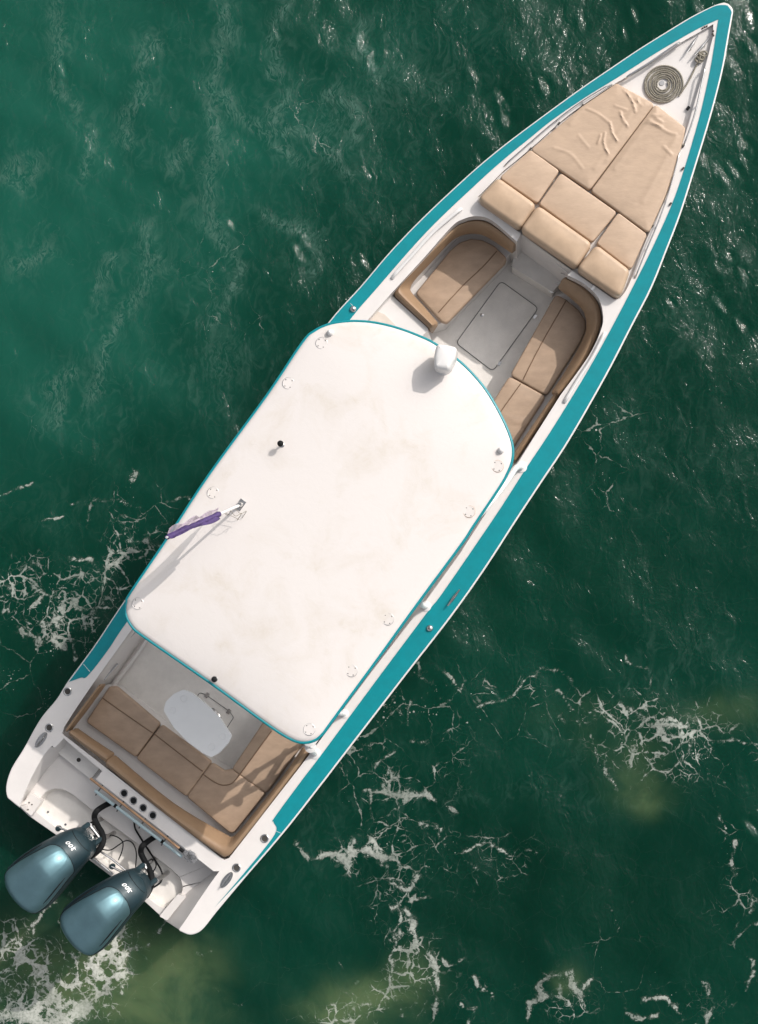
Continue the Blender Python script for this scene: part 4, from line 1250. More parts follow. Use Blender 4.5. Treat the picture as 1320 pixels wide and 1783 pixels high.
mb = MB(); c = W(px('Z3', (885, 245))[0], .465); box(mb, c, (AX.y, -AX.x), (.09, .03), .02, c.z); part(mb, 'door_handle', M_STEEL)

# ------------------------------------------------------------------ hardtop
RZ = 2.92
def roofz(x, y):
    s = (x - ROOF_C.x) * SB.x + (y - ROOF_C.y) * SB.y
    t = (x - ROOF_C.x) * AX.x + (y - ROOF_C.y) * AX.y
    return RZ + .05 * (1 - (s / 1.3) ** 2) + .03 * (1 - (t / 2.4) ** 2)
ROOF_C = W((555, 925), RZ)
roof_px = smooth([(228, 1031), (289, 941), (363, 828), (465, 688), (526, 597), (548, 576), (573, 564.6), (601, 560), (628, 559.5), (658, 563), (694, 572), (733, 586.7), (758, 599.4), (794, 624.5), (824, 653), (848.5, 683.6),
                  (869.7, 720), (885, 753), (892, 778), (891, 802), (883, 823), (869.7, 847), (822.7, 917), (803, 947), (724, 1054), (648.5, 1158.5), (576, 1257), (560.6, 1278), (545.5, 1289.5), (524, 1292.5), (500, 1283.5), (460, 1257), (366, 1188.5), (254, 1111),
                  (230, 1091), (219, 1069), (220, 1048)], 5, closed=True)
RF = ccw([tuple(W(p, RZ)[:2]) for p in roof_px])
mb = MB()
lo = [[(x, y, RZ - .07) for x, y in offset_in(RF, .035)], [(x, y, RZ - .055) for x, y in offset_in(RF, .008)], [(x, y, RZ - .03) for x, y in RF]]
lo += [[(x, y, RZ - .010) for x, y in offset_in(RF, .006)], [(x, y, RZ + .004) for x, y in offset_in(RF, .022)]]
inn = offset_in(RF, .022)
lo += [[(x, y, RZ + .012) for x, y in offset_in(RF, .05)]]
inn = offset_in(RF, .05)
def rz2(x, y):
    d = dist_poly((x, y), inn)
    return RZ + .012 + (roofz(x, y) - RZ) * (1 - math.exp(-d / .35)) 
rings(mb, lo, spacing=.12, zf=rz2)
roof = part(mb, 'hardtop', M_ROOF, label='white stained hardtop roof with teal edge', angle=60)
mb = MB(); tube(mb, [Vector((x, y, RZ - .022)) for x, y in offset_in(RF, -.002)], .017, 8, closed=True)
part(mb, 'edge_trim', M_TEAL, roof)
for k, p in enumerate(((560, 597), (502, 667), (371, 858), (240, 1051), (866.5, 811.5), (817, 890.5), (675.5, 1078), (612, 1168), (538.5, 1270))):
    c = W(p, RZ + .03); c.z = rz2(c.x, c.y)
    mb = MB(); R_ = .060
    lathe(mb, c, [(R_, -.004), (R_, .003), (R_ - .006, .005), (R_ - .008, .003)], 28)
    o = part(mb, 'access_plate', M_ROOF, roof)
    mb = MB()
    tube(mb, [c + Vector((math.cos(t) * R_, math.sin(t) * R_, .002)) for t in [j * math.tau / 28 + .3 for j in range(28)]], .0022, 5, closed=True)
    part(mb, 'plate_seal', M_STEEL if k not in (4, 5) else M_WOOD, o)
    for t in (.6, 2.2, 3.8, 5.1):
        mb2 = MB(); lathe(mb2, c + Vector((math.cos(t) * .046, math.sin(t) * .046, .003)), [(.0065, 0), (.005, .003)], 8)
        part(mb2, 'screw', M_LINE, o)
for p, d in (((575, 579), 0), ((872.5, 784), 0)):
    c = W(p, RZ + .03); c.z = rz2(c.x, c.y); mb = MB()
    lathe(mb, c + Vector((.0, .0, -.002)), [(.035, 0), (.034, .02), (.026, .045), (.012, .058), (.002, .06)], 18)
    part(mb, 'navigation_light', M_PWHITE, roof)
# ball antennas
for p, hgt, r_ in (((488, 772), .11, .032), ((371.5, 1183), .05, .03)):
    c = W(p, RZ + .06 + hgt)
    zz = rz2(c.x, c.y)
    mb = MB(); lathe(mb, (c.x, c.y, zz - .003), [(.03, 0), (.028, .008), (.010, .014), (.009, hgt - r_ + .01)], 14); o = part(mb, 'antenna', M_STEEL, roof)
    mb = MB(); lathe(mb, (c.x, c.y, zz + hgt), [(.004, -r_)] + [(r_ * math.cos(a), r_ * math.sin(a)) for a in [math.radians(x) for x in range(-75, 90, 15)]] + [(.002, r_)], 18); part(mb, 'antenna_ball', M_BLACK, o)
# radar
rp = px('A6', (858, 252), (978, 273), (965, 340), (930, 412), (845, 398), (842, 330))
zr = RZ + .36
w_ = resample_closed(round_poly(ccw([tuple(W(p, zr)[:2]) for p in rp]), .05), .03)
mb = MB()
lo = [[(x, y, RZ + .05) for x, y in offset_in(w_, .05)], [(x, y, RZ + .12) for x, y in offset_in(w_, .015)], [(x, y, RZ + .15) for x, y in offset_in(w_, -.004)], [(x, y, zr - .06) for x, y in w_]]
for a in (30, 60, 90):
    lo.append([(x, y, zr - .05 + .05 * math.sin(math.radians(a))) for x, y in offset_in(w_, .045 * (1 - math.cos(math.radians(a))))])
rings(mb, lo, spacing=.05, zf=lambda x, y: zr + .004)
rad = part(mb, 'radar_dome', M_PWHITE, label='white radar dome on the front edge of the roof', angle=60)
mb = MB(); c = sum((Vector(p) for p in w_), Vector((0, 0))) / len(w_)
c2_ = c - AX * .05
lathe(mb, (c2_.x, c2_.y, RZ + .005), [(.10, 0), (.09, .03), (.07, .05)], 20); part(mb, 'radar_foot', M_PWHITE, rad)

# frame that carries the hardtop
def frame_tube(pts, r=.028, name='roof_support'):
    mb = MB()
    P = smooth([tuple(p) for p in pts], 8)
    tube(mb, P, r, 10)
    a = Vector(P[0]); lathe(mb, (a.x, a.y, a.z - .004), [(r * 1.9, 0), (r * 1.9, .010), (r * 1.1, .02)], 16)
    return part(mb, name, M_PWHITE)
def mirror(p):
    q = Vector((p.x, p.y)) - Vector((STERN.x, STERN.y))
    s = q.dot(SB) 
    return Vector((p.x - 2 * (s - MID) * SB.x, p.y - 2 * (s - MID) * SB.y, p.z))
MID = 0.0
mm = [(W((794, 1058), G) , W((388, 810), G))]
MID = ((W((759, 1115), G).xy - STERN.xy).dot(SB) + (W((300, 930), G).xy - STERN.xy).dot(SB)) / 2 + .05
def both(pts, r=.028, name='roof_support'):
    frame_tube(pts, r, name)
    frame_tube([mirror(p) for p in pts], r, name)
frame_tube([W((590, 606), G), W((600, 625), 1.9), W((640, 680), 2.86)], .034)
frame_tube([W((908, 813), G), W((898, 815), 1.45), W((884, 836), 1.9), W((850, 880), 2.4), W((800, 930), 2.86)], .034)
both([W((742, 1056), G), W((733, 1052), 1.35), W((735, 1035), 1.8), W((752, 990), 2.4), W((770, 940), 2.86)], .030)
both([W((549, 1312), G), W((540, 1303), 1.3), W((535, 1290), 1.7), W((533, 1272), 2.3), W((545, 1240), 2.86)], .034)
both([W((600, 1243), G), W((582, 1240), 1.5), W((566, 1230), 2.2), W((560, 1215), 2.86)], .026)
for zz in (1.45, 1.85, 2.3):
    both([W((541 - (zz - 1.4) * 6, 1305 - (zz - 1.3) * 28), zz), W((588 - (zz - 1) * 16, 1243 - (zz - 1) * 12), zz)], .034, 'crossbar')
# helm console with windscreen, mostly under the roof
base('helm_console', [(500, 860), (560, 780), (690, 880), (630, 960)], 1.25, M_PWHITE, zb=FLOOR - .005, corner=.08, bev=.03)
mb = MB()
a = [W(p, 1.24) for p in ((560, 775), (625, 800), (695, 880))]
b = [Vector((p.x - AX.x * .25, p.y - AX.y * .25, 1.75)) for p in a]
mb.add(a + b, [(0, 1, 4, 3), (1, 2, 5, 4)])
part(mb, 'windscreen', mat('tinted_acrylic', (0.03, 0.04, 0.045), 0.08, coat=.5, var=.1))
mb = MB()
c = W((575, 880), 1.3)
tube(mb, [Vector((c.x - AX.x * .45 + SB.x * math.cos(t) * .19, c.y - AX.y * .45 + SB.y * math.cos(t) * .19, 1.12 + math.sin(t) * .17)) for t in [k * math.tau / 24 for k in range(24)]], .014, 8, closed=True)
tube(mb, [(c.x - AX.x * .45, c.y - AX.y * .45, 1.12), (c.x - AX.x * .2, c.y - AX.y * .2, 1.12)], .02, 8)
for t in (0.5, 2.6, 4.7):
    tube(mb, [(c.x - AX.x * .45, c.y - AX.y * .45, 1.12), (c.x - AX.x * .45 + SB.x * math.cos(t) * .19, c.y - AX.y * .45 + SB.y * math.cos(t) * .19, 1.12 + math.sin(t) * .17)], .010, 6)
part(mb, 'steering_wheel', M_BLACK)

# ------------------------------------------------------------------ flag and its pole
pb = W((419, 879), RZ + .05); pb.z = rz2(pb.x, pb.y)
AFT = -AX
def pole_at(h):
    return Vector((pb.x + AFT.x * .30 * h, pb.y + AFT.y * .30 * h, pb.z + h))
mb = MB()
box(mb, pb, ax3, (.11, .07), .012, pb.z - .004)
lathe(mb, pb, [(.03, 0), (.028, .05), (.02, .07)], 14)
bs = part(mb, 'flagpole', M_STEEL, roof)
mb = MB(); tube(mb, [pole_at(h) for h in np.linspace(.02, 1.84, 14)], [.0145 - .004 * k / 13 for k in range(14)], 10); part(mb, 'staff', M_PWHITE, bs)
mb = MB()
for k, (hh, sx) in enumerate(((.16, 1), (.3, 1), (.24, -1))):
    p0 = pole_at(hh)
    tube(mb, smooth([tuple(p0), tuple(p0 + Vector((.05 * sx, -.06, -.05))), tuple(p0 + Vector((.10 * sx, -.03, -.10))), tuple(p0 + Vector((.05, -.10, -.13)))], 6), .003, 5)
part(mb, 'lashing', M_ROPE, bs)
lat = Vector((-.60, .80))
def flag_part(u0, u1, name, mt, root=None, org=None):
    nh, nw = 60, 14
    v = []
    for i in range(nh + 1):
        h = .62 + (1.80 - .62) * i / nh
        t = i / nh
        p = pole_at(h)
        ww = .16 * (1 - .55 * t)
        drop = .20 + .38 * (1 - t)
        for j in range(nw + 1):
            u = u0 + (u1 - u0) * j / nw
            fold = (.020 * math.sin(u * 11 + t * 4) + .014 * math.sin(t * 17 + u * 5)) * max(0, u)
            du = ww * u * (1 if u > 0 else 1.1 + .3 * math.sin(t * 9))
            x = p.x + lat.x * du + AX.x * fold * 1.6; y = p.y + lat.y * du + AX.y * fold * 1.6
            v.append((x, y, p.z - drop * max(0, u) - .02 * (u < 0) + fold + .045))
    f = [(i * (nw + 1) + j, i * (nw + 1) + j + 1, (i + 1) * (nw + 1) + j + 1, (i + 1) * (nw + 1) + j) for i in range(nh) for j in range(nw)]
    mb = MB(); mb.add(v, f)
    o = mb.build(name, mt, root, origin=org)
    md = o.modifiers.new('cloth_thickness', 'SOLIDIFY'); md.thickness = .002
    return o
flag = flag_part(-.30, .35, 'flag', M_FLAG, None, pb + Vector((0, 0, .6)))
mb = MB()
hs_ = np.linspace(.60, 1.82, 40)
tube(mb, [pole_at(h) + Vector((.004 * math.sin(h * 13), .004 * math.cos(h * 9), 0)) for h in hs_], [.0235 + .004 * math.sin(h * 23) + .003 * math.sin(h * 41 + 1) for h in hs_], 12)
part(mb, 'flag_sleeve', M_FLAG, flag, origin=ORIG[flag])
flag['label'] = 'limp purple flag tied to the raked pole on the white roof'
flag['category'] = 'flag'
fl2 = flag_part(.35, 1, 'flag_fly', M_FLAGW, flag, pb + Vector((0, 0, .6)))
fl2['label'] = 'pale sheer outer half of the flag'

# ------------------------------------------------------------------ outboard motors
def motor(dx, dy, label):
    ez = 1.36
    # frame: front of the cowl and direction of its tail, in photo space
    f0 = px('B2', (739, 155))[0]; f0 = (f0[0] + dx, f0[1] + dy)
    t0 = (f0[0] - .77 * 165, f0[1] + .64 * 165)
    A_ = W(f0, ez); B_ = W(t0, ez)
    e = Vector((B_.x - A_.x, B_.y - A_.y)).normalized(); n_ = Vector((e.y, -e.x))      # n_: towards lower right of the photo
    if n_.dot(Vector((1, -1))) < 0: n_ = -n_
    u = .001252
    right = [(-22, 5), (-8, 72), (30, 124), (86, 154), (241, 178), (420, 214), (595, 246), (700, 245), (757, 226), (795, 170), (818, 110), (828, 30)]
    left = [(-22, 5), (2, -95), (62, -142), (228, -188), (433, -222), (597, -232), (723, -219), (783, -163), (815, -100), (828, 30)]
    rr_ = resample_open([Vector((p[0] * u, p[1] * u * 1.05)) for p in smooth(right, 5)], 200)
    ll_ = resample_open([Vector((p[0] * u, p[1] * u * 1.05)) for p in smooth(left, 5)], 200)
    def halfw(a, side):
        src = rr_ if side > 0 else ll_
        best = min(src, key=lambda q: abs(q.x - a) + (0 if a > .3 or q.x < .4 else 1))
        return best.y
    Lc = .83 * 1.235
    a0, a1 = -16 * u, 826 * u
    def prof(a):      # height of the cowl top above its rim along its length
        t = min(max((a - a0) / (a1 - a0), 0), 1)
        r_ = min(1, t / .52)
        return (.10 + .24 * math.sin(r_ * math.pi / 2) ** 1.1) * (1 - .60 * max(0, t - .44) ** 1.3 / .56 ** 1.3)
    def P3(a, b, z):
        return (A_.x + e.x * a + n_.x * b, A_.y + e.y * a + n_.y * b, z)
    def shell(a_lo, a_hi, inset, lift, hsc, z0, nA=60, nB=36, shape=None, ridges=False, pw=2.4):
        v = []
        for i in range(nA + 1):
            t = i / nA
            a = a_lo + (a_hi - a_lo) * (.5 - .5 * math.cos(math.pi * t))
            r, l = halfw(a, 1), halfw(a, -1)
            if shape:
                sr, sl_ = shape(a); r *= sr; l *= sl_
            c_ = (r + l) / 2; w2 = (r - l) / 2
            k = math.sin(math.pi * min(max((a - a_lo) / (a_hi - a_lo), 0), 1))
            endr = min(1, (min(a - a_lo, a_hi - a) / .10)) if a_hi > a_lo else 1
            endr = math.sqrt(max(0, 1 - (1 - max(endr, 0)) ** 2))
            for j in range(nB + 1):
                s = -1 + 2 * j / nB
                s2 = math.sin(s * math.pi / 2)
                b = c_ + s2 * max(w2 - inset, .001) * (1 if not shape else 1)
                hgt = prof(a) * hsc * (max(0, 1 - abs(s2) ** pw)) ** .5 * endr
                if ridges:
                    for rb in (-.5, .42):
                        d_ = s2 - rb * (1.0 - .45 * (a - a_lo) / (a_hi - a_lo))
                        hgt += .010 * math.exp(-(d_ / .05) ** 2) * endr
                v.append(P3(a, b, z0 + lift * endr + hgt))
        f = [(i * (nB + 1) + j, i * (nB + 1) + j + 1, (i + 1) * (nB + 1) + j + 1, (i + 1) * (nB + 1) + j) for i in range(nA) for j in range(nB)]
        return v, f
    z0 = 1.33
    # midsection, bracket and leg: the motor's own mesh
    mb = MB()
    outl = [(q.x, q.y) for q in ll_[::6]] + [(q.x, q.y) for q in reversed(rr_[::6])][1:-1]
    ol = ccw(outl)
    def lp(s, z, sh=0): 
        return [P3(.42 + sh + (x - .42) * s, y * s, z) for x, y in ol]
    rings(mb, [lp(.45, .78, -.14), lp(.62, .95, -.10), lp(.93, 1.06, -.02), lp(.985, 1.16), lp(1.0, z0 - .06), lp(1.0, z0), lp(.98, z0 + .006)][:6], cap_top=True, spacing=.2, zf=lambda x, y: z0)
    # leg
    for (al, ah, wd_, zt, zb) in ((.12, .42, .09, .80, -.25),):
        loopA = []
        for z_ in (zb, zt):
            loopA.append([P3(al + (ah - al) * (.5 - .5 * math.cos(t)), wd_ * .5 * math.sin(t), z_) for t in [k * math.tau / 20 for k in range(20)]])
        rings(mb, loopA, spacing=.2, zf=lambda x, y: zt)
    mt_ = part(mb, 'outboard_motor', M_ENGD, label=label, angle=45)
    # clamp bracket
    mb = MB()
    for b in (-.11, .11):
        tube(mb, [P3(-.06, b, .50), P3(-.02, b, .93), P3(.12, b, 1.0)], .028, 8)
    tube(mb, [P3(-.02, -.13, .93), P3(-.02, .13, .93)], .022, 8)
    part(mb, 'clamp_bracket', M_STEEL, mt_)
    mb = MB()
    tube(mb, [P3(-.03, -.12, .98), P3(.06, -.12, 1.10)], .03, 8)
    tube(mb, [P3(-.04, .10, .98), P3(.06, .10, 1.10)], .03, 8)
    each(mb, 'steering_arm', M_ENGD, mt_)
    # dark lower cowl dome
    v, f = shell(a0, a1, .004, 0, 1.0, z0, pw=2.3)
    mb = MB(); mb.add(v, f); part(mb, 'lower_cowl', M_ENGD, mt_, angle=70)
    # metallic upper shell, starting behind the front band
    a_n = 150 * u
    def shp(a):
        t = (a - a_n) / (a1 - .012 - a_n)
        x = min(1, max(a - a_n, 0) / (95 * u))
        k = .10 + .88 * math.sqrt(1 - (1 - x) ** 2)
        return (k, k * (.74 + .22 * max(0, min(1, (a - 230 * u) / (520 * u)))))
    def low_h(a, b):
        r, l = halfw(a, 1) - .004, halfw(a, -1) + .004
        s2 = min(max((b - (r + l) / 2) / ((r - l) / 2), -1), 1)
        er = min(1, min(a - a0, a1 - a) / .10)
        return prof(a) * (max(0, 1 - abs(s2) ** 2.3)) ** .5 * math.sqrt(max(0, 1 - (1 - max(er, 0)) ** 2))
    v = []
    nA, nB = 80, 44
    a_e = a1 - .014
    for i in range(nA + 1):
        a = a_n + (a_e - a_n) * (.5 - .5 * math.cos(math.pi * i / nA))
        sr, sl_ = shp(a)
        r, l = (halfw(a, 1) - .008) * sr, (halfw(a, -1) + .008) * sl_
        er = math.sqrt(max(0, 1 - (1 - min(1, min(a - a_n, a_e - a) / .13)) ** 2))
        for j in range(nB + 1):
            s2 = math.sin((-1 + 2 * j / nB) * math.pi / 2)
            b = (r + l) / 2 + s2 * (r - l) / 2
            h = low_h(a, b) + .003 + .040 * er * math.sqrt(max(0, 1 - s2 * s2))
            for rb in (-.48, .40):
                h += .0035 * math.exp(-((s2 - rb * (1.1 - .35 * i / nA)) / .045) ** 2) * er
            v.append(P3(a, b, z0 + h))
    f = [(i * (nB + 1) + j, i * (nB + 1) + j + 1, (i + 1) * (nB + 1) + j + 1, (i + 1) * (nB + 1) + j) for i in range(nA) for j in range(nB)]
    mb = MB(); mb.add(v, f); part(mb, 'top_cowl', M_ENG, mt_, label='blue-grey metallic top cowl', angle=70)
    # rubber seam round the shell, seam across the front band, latch
    mb = MB()
    q = []
    for i in range(41):
        a = a_n + .004 + (a_e - a_n - .010) * i / 40
        q.append((a, (halfw(a, 1) - .008) * shp(a)[0]))
    for i in range(40, -1, -1):
        a = a_n + .004 + (a_e - a_n - .010) * i / 40
        q.append((a, (halfw(a, -1) + .008) * shp(a)[1]))
    tube(mb, [P3(a, b, z0 + low_h(a, b) + .004) for a, b in q], .0055, 6, closed=True)
    part(mb, 'cowl_seal', M_BLACK, mt_)
    mb = MB()
    aa = 28 * u
    tube(mb, [P3(aa, b, z0 + low_h(aa, b) + .001) for b in np.linspace(halfw(aa, -1) * .9, halfw(aa, 1) * .9, 24)], .0035, 6)
    part(mb, 'cowl_seam', M_BLACK, mt_)
    for sb_ in (-.34, .36):
        mb = MB()
        pts_ = []
        for k in range(10):
            a = (300 + 34 * k) * u
            b = halfw(a, 1 if sb_ > 0 else -1) * .86 if sb_ > 0 else halfw(a, -1) * .90
            pts_.append(P3(a, b, z0 + low_h(a, b) + (.028 if sb_ > 0 else .006)))
        tube(mb, pts_, [.002 + .006 * math.sin(math.pi * k / 9) for k in range(10)], 8)
        part(mb, 'air_vent', M_BLACK, mt_)
    # lettering on the front band
    cu = bpy.data.curves.new('lettering', 'FONT'); cu.body = '300'; cu.size = .084; cu.align_x = 'CENTER'; cu.align_y = 'CENTER'; cu.shear = .25; cu.extrude = .0015; cu.offset = .0008
    cu.space_character = 1.12
    to = bpy.data.objects.new('tmp', cu); C.objects.link(to)
    dg = bpy.context.evaluated_depsgraph_get()
    tm = bpy.data.meshes.new_from_object(to.evaluated_get(dg))
    vs = [tuple(q.co) for q in tm.vertices]; fs = [tuple(p.vertices) for p in tm.polygons]
    bpy.data.objects.remove(to)
    tx = -n_; ty = e
    acen = 88 * u
    vv = []
    for x, y, z in vs:
        b = -x * .95 - .012
        a = acen + y * .62 + (b * b) * 1.3 
        r, l = halfw(a, 1), halfw(a, -1)
        c_ = (r + l) / 2; w2 = (r - l) / 2
        s2 = min(max((b - c_) / w2, -1), 1)
        endr = math.sqrt(max(0, 1 - (1 - min(1, (a - a0) / .10)) ** 2))
        hh = prof(a) * (max(0, 1 - abs(s2) ** 2.3)) ** .5 * endr
        vv.append(P3(a, b, z0 + hh + .005 + z))
    mb = MB(); mb.add(vv, fs); part(mb, 'lettering', M_LETTER, mt_, flat=True)
    return mt_
motor(0, 0, 'port outboard motor with blue-grey metallic cowl')
motor(97.5, 72.5, 'starboard outboard motor with blue-grey metallic cowl')

# tie rail and rigging between the motors and the bulkhead
mb = MB()
for pts, z in ((px('B2', (500, 45), (650, 110)), .86), (px('B2', (700, 150), (985, 330), (1130, 450)), .84), (px('B2', (985, 400), (1110, 465)), .88), (px('B2', (1200, 490), (1300, 590)), .84), (px('B2', (820, 320), (1000, 470)), .66)):
    tube(mb, [W(p, z) for p in pts], .013, 8)
each(mb, 'steering_rod', M_STEEL)
mb = MB()
for q in ((525, 60), (760, 165), (785, 215), (1000, 395), (1130, 450), (1255, 575), (1285, 600)):
    lathe(mb, W(px('B2', q)[0], .80), [(.03, 0), (.035, .05), (.02, .09)], 10)
each(mb, 'rod_joint', M_ENGD)
def hose(tag, pts, zs, r, name, m=M_BLACK, label=None):
    q = px(tag, *pts)
    P = [W(p, z + .09 * (z < .8)) for p, z in zip(q, zs)]
    mb = MB(); tube(mb, smooth([tuple(p) for p in P], 8), r, 10)
    return part(mb, name, m, label=label)
hose('B1', [(285, 375), (215, 410), (150, 460), (135, 520), (165, 590), (205, 660), (220, 730), (195, 800), (150, 850), (95, 890)], [.62, .68, .75, .8, .85, .92, .98, 1.0, 1.0, .98], .034, 'rigging_hose')
hose('B1', [(712, 700), (650, 740), (592, 790), (580, 850), (610, 920), (655, 1000), (682, 1080), (680, 1160), (655, 1220), (625, 1270)], [.62, .68, .75, .8, .85, .92, .98, 1.0, 1.0, .98], .034, 'rigging_hose')
hose('B1', [(515, 550), (525, 620), (570, 700), (640, 810), (720, 930), (780, 1040), (770, 1130), (700, 1185)], [.6, .58, .56, .56, .58, .6, .7, .8], .010, 'cable')
hose('B1', [(0, 690), (60, 702), (150, 695), (260, 680), (350, 700), (405, 750), (400, 830), (365, 920)], [.8, .7, .62, .6, .6, .62, .66, .75], .007, 'cable')
hose('B1', [(210, 820), (290, 825), (370, 775), (440, 735), (500, 760), (535, 850), (530, 1000), (545, 1070)], [.8, .7, .62, .6, .6, .62, .7, .8], .007, 'cable')
hose('B1', [(640, 800), (700, 900), (725, 970), (700, 1030)], [.6, .58, .6, .7], .008, 'cable')
hose('B1', [(580, 1085), (640, 1080), (680, 1060)], [.75, .75, .8], .007, 'cable')

# ------------------------------------------------------------------ loose things on board
def top_empty(name, loc, label, cat, group=None):
    o = bpy.data.objects.new(name, None); C.objects.link(o); o.location = loc
    ORIG[o] = Vector(loc); o['label'] = label; o['category'] = cat
    if group: o['group'] = group
    return o
# table
TZ = .98
tc_ = W(px('Z6', (940, 725))[0], TZ)
tb = top_empty('table', (tc_.x, tc_.y, FLOOR), 'small white cockpit table with four cup recesses in front of the brown stern seats', 'table')
tp = px('Z6', (855, 530), (905, 548), (985, 612), (1065, 690), (1135, 795), (1115, 838), (1062, 895), (1015, 920), (965, 893), (880, 830), (800, 748), (742, 650), (755, 600), (800, 555))
w_ = resample_closed(round_poly(ccw([tuple(W(p, TZ)[:2]) for p in tp]), .05), .03)
holes = []
for q in ((858, 583), (797, 647), (1083, 797), (1020, 860)):
    c = W(px('Z6', q)[0], TZ); holes.append((c, [(c.x + .036 * math.cos(t), c.y + .036 * math.sin(t)) for t in [k * math.tau / 20 for k in range(20)]]))
mb = MB()
prism(mb, w_, TZ, TZ - .035, holes=[ccw(h[1]) for h in holes], spacing=.2)
top = mb.build('tabletop', M_TABLE, tb, bevel=.008)
for c, h in holes:
    mb = MB(); lathe(mb, (c.x, c.y, TZ - .045), [(.0355, 0), (.0355, .030), (.0355, .0425)], 20)
    mb.build('cup_recess', M_TABLE, top)
    mb = MB(); tube(mb, [(x, y, TZ + .0005) for x, y in [(c.x + .039 * math.cos(t), c.y + .039 * math.sin(t)) for t in [k * math.tau / 20 for k in range(20)]]], .0025, 5, closed=True)
    mb.build('recess_rim', M_TABLE, top)
mb = MB(); lathe(mb, (tc_.x, tc_.y, FLOOR), [(.11, 0), (.10, .012), (.035, .03), (.03, .06), (.03, TZ - FLOOR - .06), (.07, TZ - FLOOR - .034)], 18)
mb.build('leg', M_STEEL, tb)

# coiled rope on the foredeck
rc = W(px('B8', (232, 1018))[0], BZ)
rope = MB()
P = []
r_out, r_in, turns = .218, .055, 7.2
zc = rc.z
for k in range(int(turns * 36) + 1):
    t = k / 36
    r_ = r_in + (r_out - r_in) * t / turns
    a = -t * math.tau + .55
    r_ += .0022 * math.sin(t * 3.7) + .0014 * math.sin(t * 9.3)
    x, y = rc.x + r_ * math.cos(a), rc.y + r_ * math.sin(a)
    P.append((x, y, zg(x, y) + FD + .013 + .004 * math.sin(t * 5) + .003 * math.sin(t * 29)))
end = Vector(P[-1])
tail = [W(q, zgo(FD + .02)) for q in px('B8', (575, 1080), (660, 940), (730, 800), (790, 680))] + [W(q, zgo(FD + .06)) for q in px('B8', (830, 600), (850, 520), (880, 470))]
P2 = P + [tuple(p) for p in smooth([tuple(end)] + [tuple(t_) for t_ in tail], 8)[1:]]
tube(rope, P2, .0085, 8)
def twist(mbx, P, r_, off):
    Q = []
    pp = [Vector(p) for p in P]
    s = 0
    for i in range(len(pp) - 1):
        t = (pp[i + 1] - pp[i])
        L_ = t.length; t.normalize()
        m_ = max(1, int(L_ / .008))
        for k in range(m_):
            p = pp[i].lerp(pp[i + 1], k / m_)
            s += L_ / m_
            sd = t.cross(Vector((0, 0, 1)))
            a = s / .035 * math.tau / 2 + off
            Q.append(p + sd * math.cos(a) * .0050 + Vector((0, 0, 1)) * math.sin(a) * .0050)
    tube(mbx, Q, r_, 5)
for off in (0, math.tau / 3, 2 * math.tau / 3):
    twist(rope, P2, .0052, off)
# turns round the cleat
cc = W(px('B8', (855, 560))[0], zgo(FD + .03))
for k, (rx, ry) in enumerate(((.05, .03), (.045, .035), (.05, .025))):
    tube(rope, [(cc.x + rx * math.cos(t) * .8 + AX.x * (k - 1) * .035, cc.y + ry * math.sin(t) + AX.y * (k - 1) * .035, cc.z + .012 * k + .01 * math.sin(2 * t)) for t in [j * math.tau / 20 for j in range(20)]], .011, 8, closed=True)
ro = rope.build('rope', M_ROPE, None, origin=Vector((rc.x, rc.y, zc)))
ro['label'] = 'grey-brown mooring rope coiled flat on the white foredeck with its end on a cleat'
ro['category'] = 'rope'

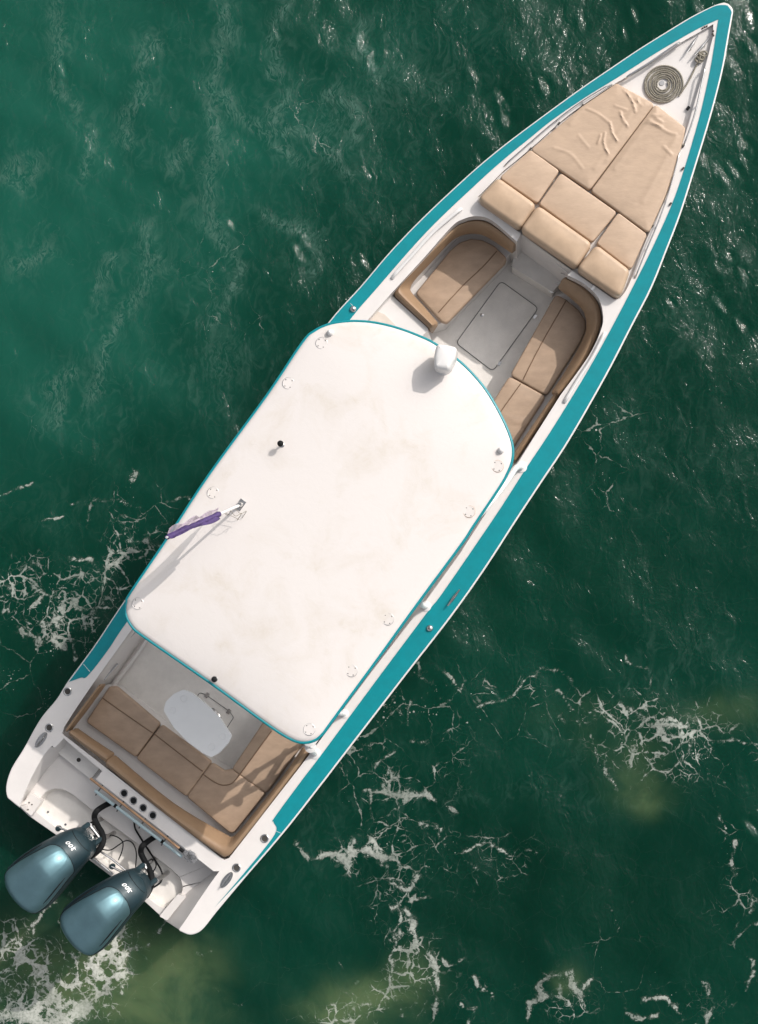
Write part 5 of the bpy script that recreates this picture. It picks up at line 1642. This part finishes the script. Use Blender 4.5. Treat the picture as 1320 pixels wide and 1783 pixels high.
# boat hook and deck brush lying along the transom
zp = zgo(.05)
a, b = W(px('B1', (140, 255))[0], .86), W(px('B1', (975, 890))[0], .86)
bh = top_empty('boat_hook', tuple(a), 'pale blue pole strapped along the transom behind the stern seats', 'boat hook')
mb = MB(); tube(mb, [a.lerp(b, t) for t in (0, .25, .5, .75, 1)], .019, 10)
bo = mb.build('pole', M_POLE, bh)
for t in (.235, .775):
    p, q = a.lerp(b, t - .012), a.lerp(b, t + .012)
    mb = MB(); tube(mb, [p, q], .0225, 10); mb.build('strap', M_BLACK, bh)
d_ = (b - a).normalized(); side = Vector((d_.y, -d_.x, 0))
if side.dot(Vector((-AX.x, -AX.y, 0))) < 0: side = -side
for q in ((137, 285), (352, 448), (570, 603), (778, 775)):
    t = (Vector(px('B1', q)[0]) - Vector(px('B1', (140, 255))[0])).length / (Vector(px('B1', (975, 890))[0]) - Vector(px('B1', (140, 255))[0])).length
    p = a.lerp(b, t)
    mb = MB(); tube(mb, [p + Vector((0, 0, -.005)) - side * .1, p + side * .045 + Vector((0, 0, -.01))], .008, 8)
    part(mb, 'pole_bracket', M_LINE)
a2, b2 = W(px('B1', (95, 140))[0], zgo(.02)), W(px('B1', (955, 815))[0], zgo(.03))
br = top_empty('deck_brush', tuple(a2), 'deck brush with brown wooden handle and grey bristles lying on the transom edge', 'brush')
mb = MB(); tube(mb, [a2, a2.lerp(b2, .5), b2], .0145, 10); mb.build('handle', M_WOOD, br)
d2 = (b2 - a2).normalized()
mb = MB(); tube(mb, [b2 - d2 * .01, b2 + d2 * .05], .021, 10); mb.build('collar', M_BLACK, br)
hc = b2 + d2 * .13 + Vector((0, 0, -.01))
mb = MB()
n3 = Vector((-d2.y, d2.x, 0))
for k in range(700):
    u_, v_ = random.uniform(-1, 1), random.uniform(-1, 1)
    if u_ * u_ + v_ * v_ > 1: continue
    p = hc + d2 * u_ * .055 + n3 * v_ * .04
    q = hc + d2 * (u_ * .095 + .01) + n3 * v_ * .07 + Vector((0, 0, .035 * (1 - (u_ * u_ + v_ * v_)) - .01))
    sd = Vector((random.uniform(-1, 1), random.uniform(-1, 1), 0)).normalized() * .0025
    mb.add([p + sd, p - sd, q - sd * .6 + Vector((0, 0, .002)), q + sd * .6], [(0, 1, 2, 3)])
lathe(mb, hc + Vector((0, 0, -.03)), [(.055, 0), (.06, .02), (.05, .035)], 18)
mb.build('bristle_head', M_BRIST, br, flat=True)

for o in list(bpy.data.objects):
    if o.type == 'MESH' and len(o.data.materials) == 0:
        print('no material', o.name)
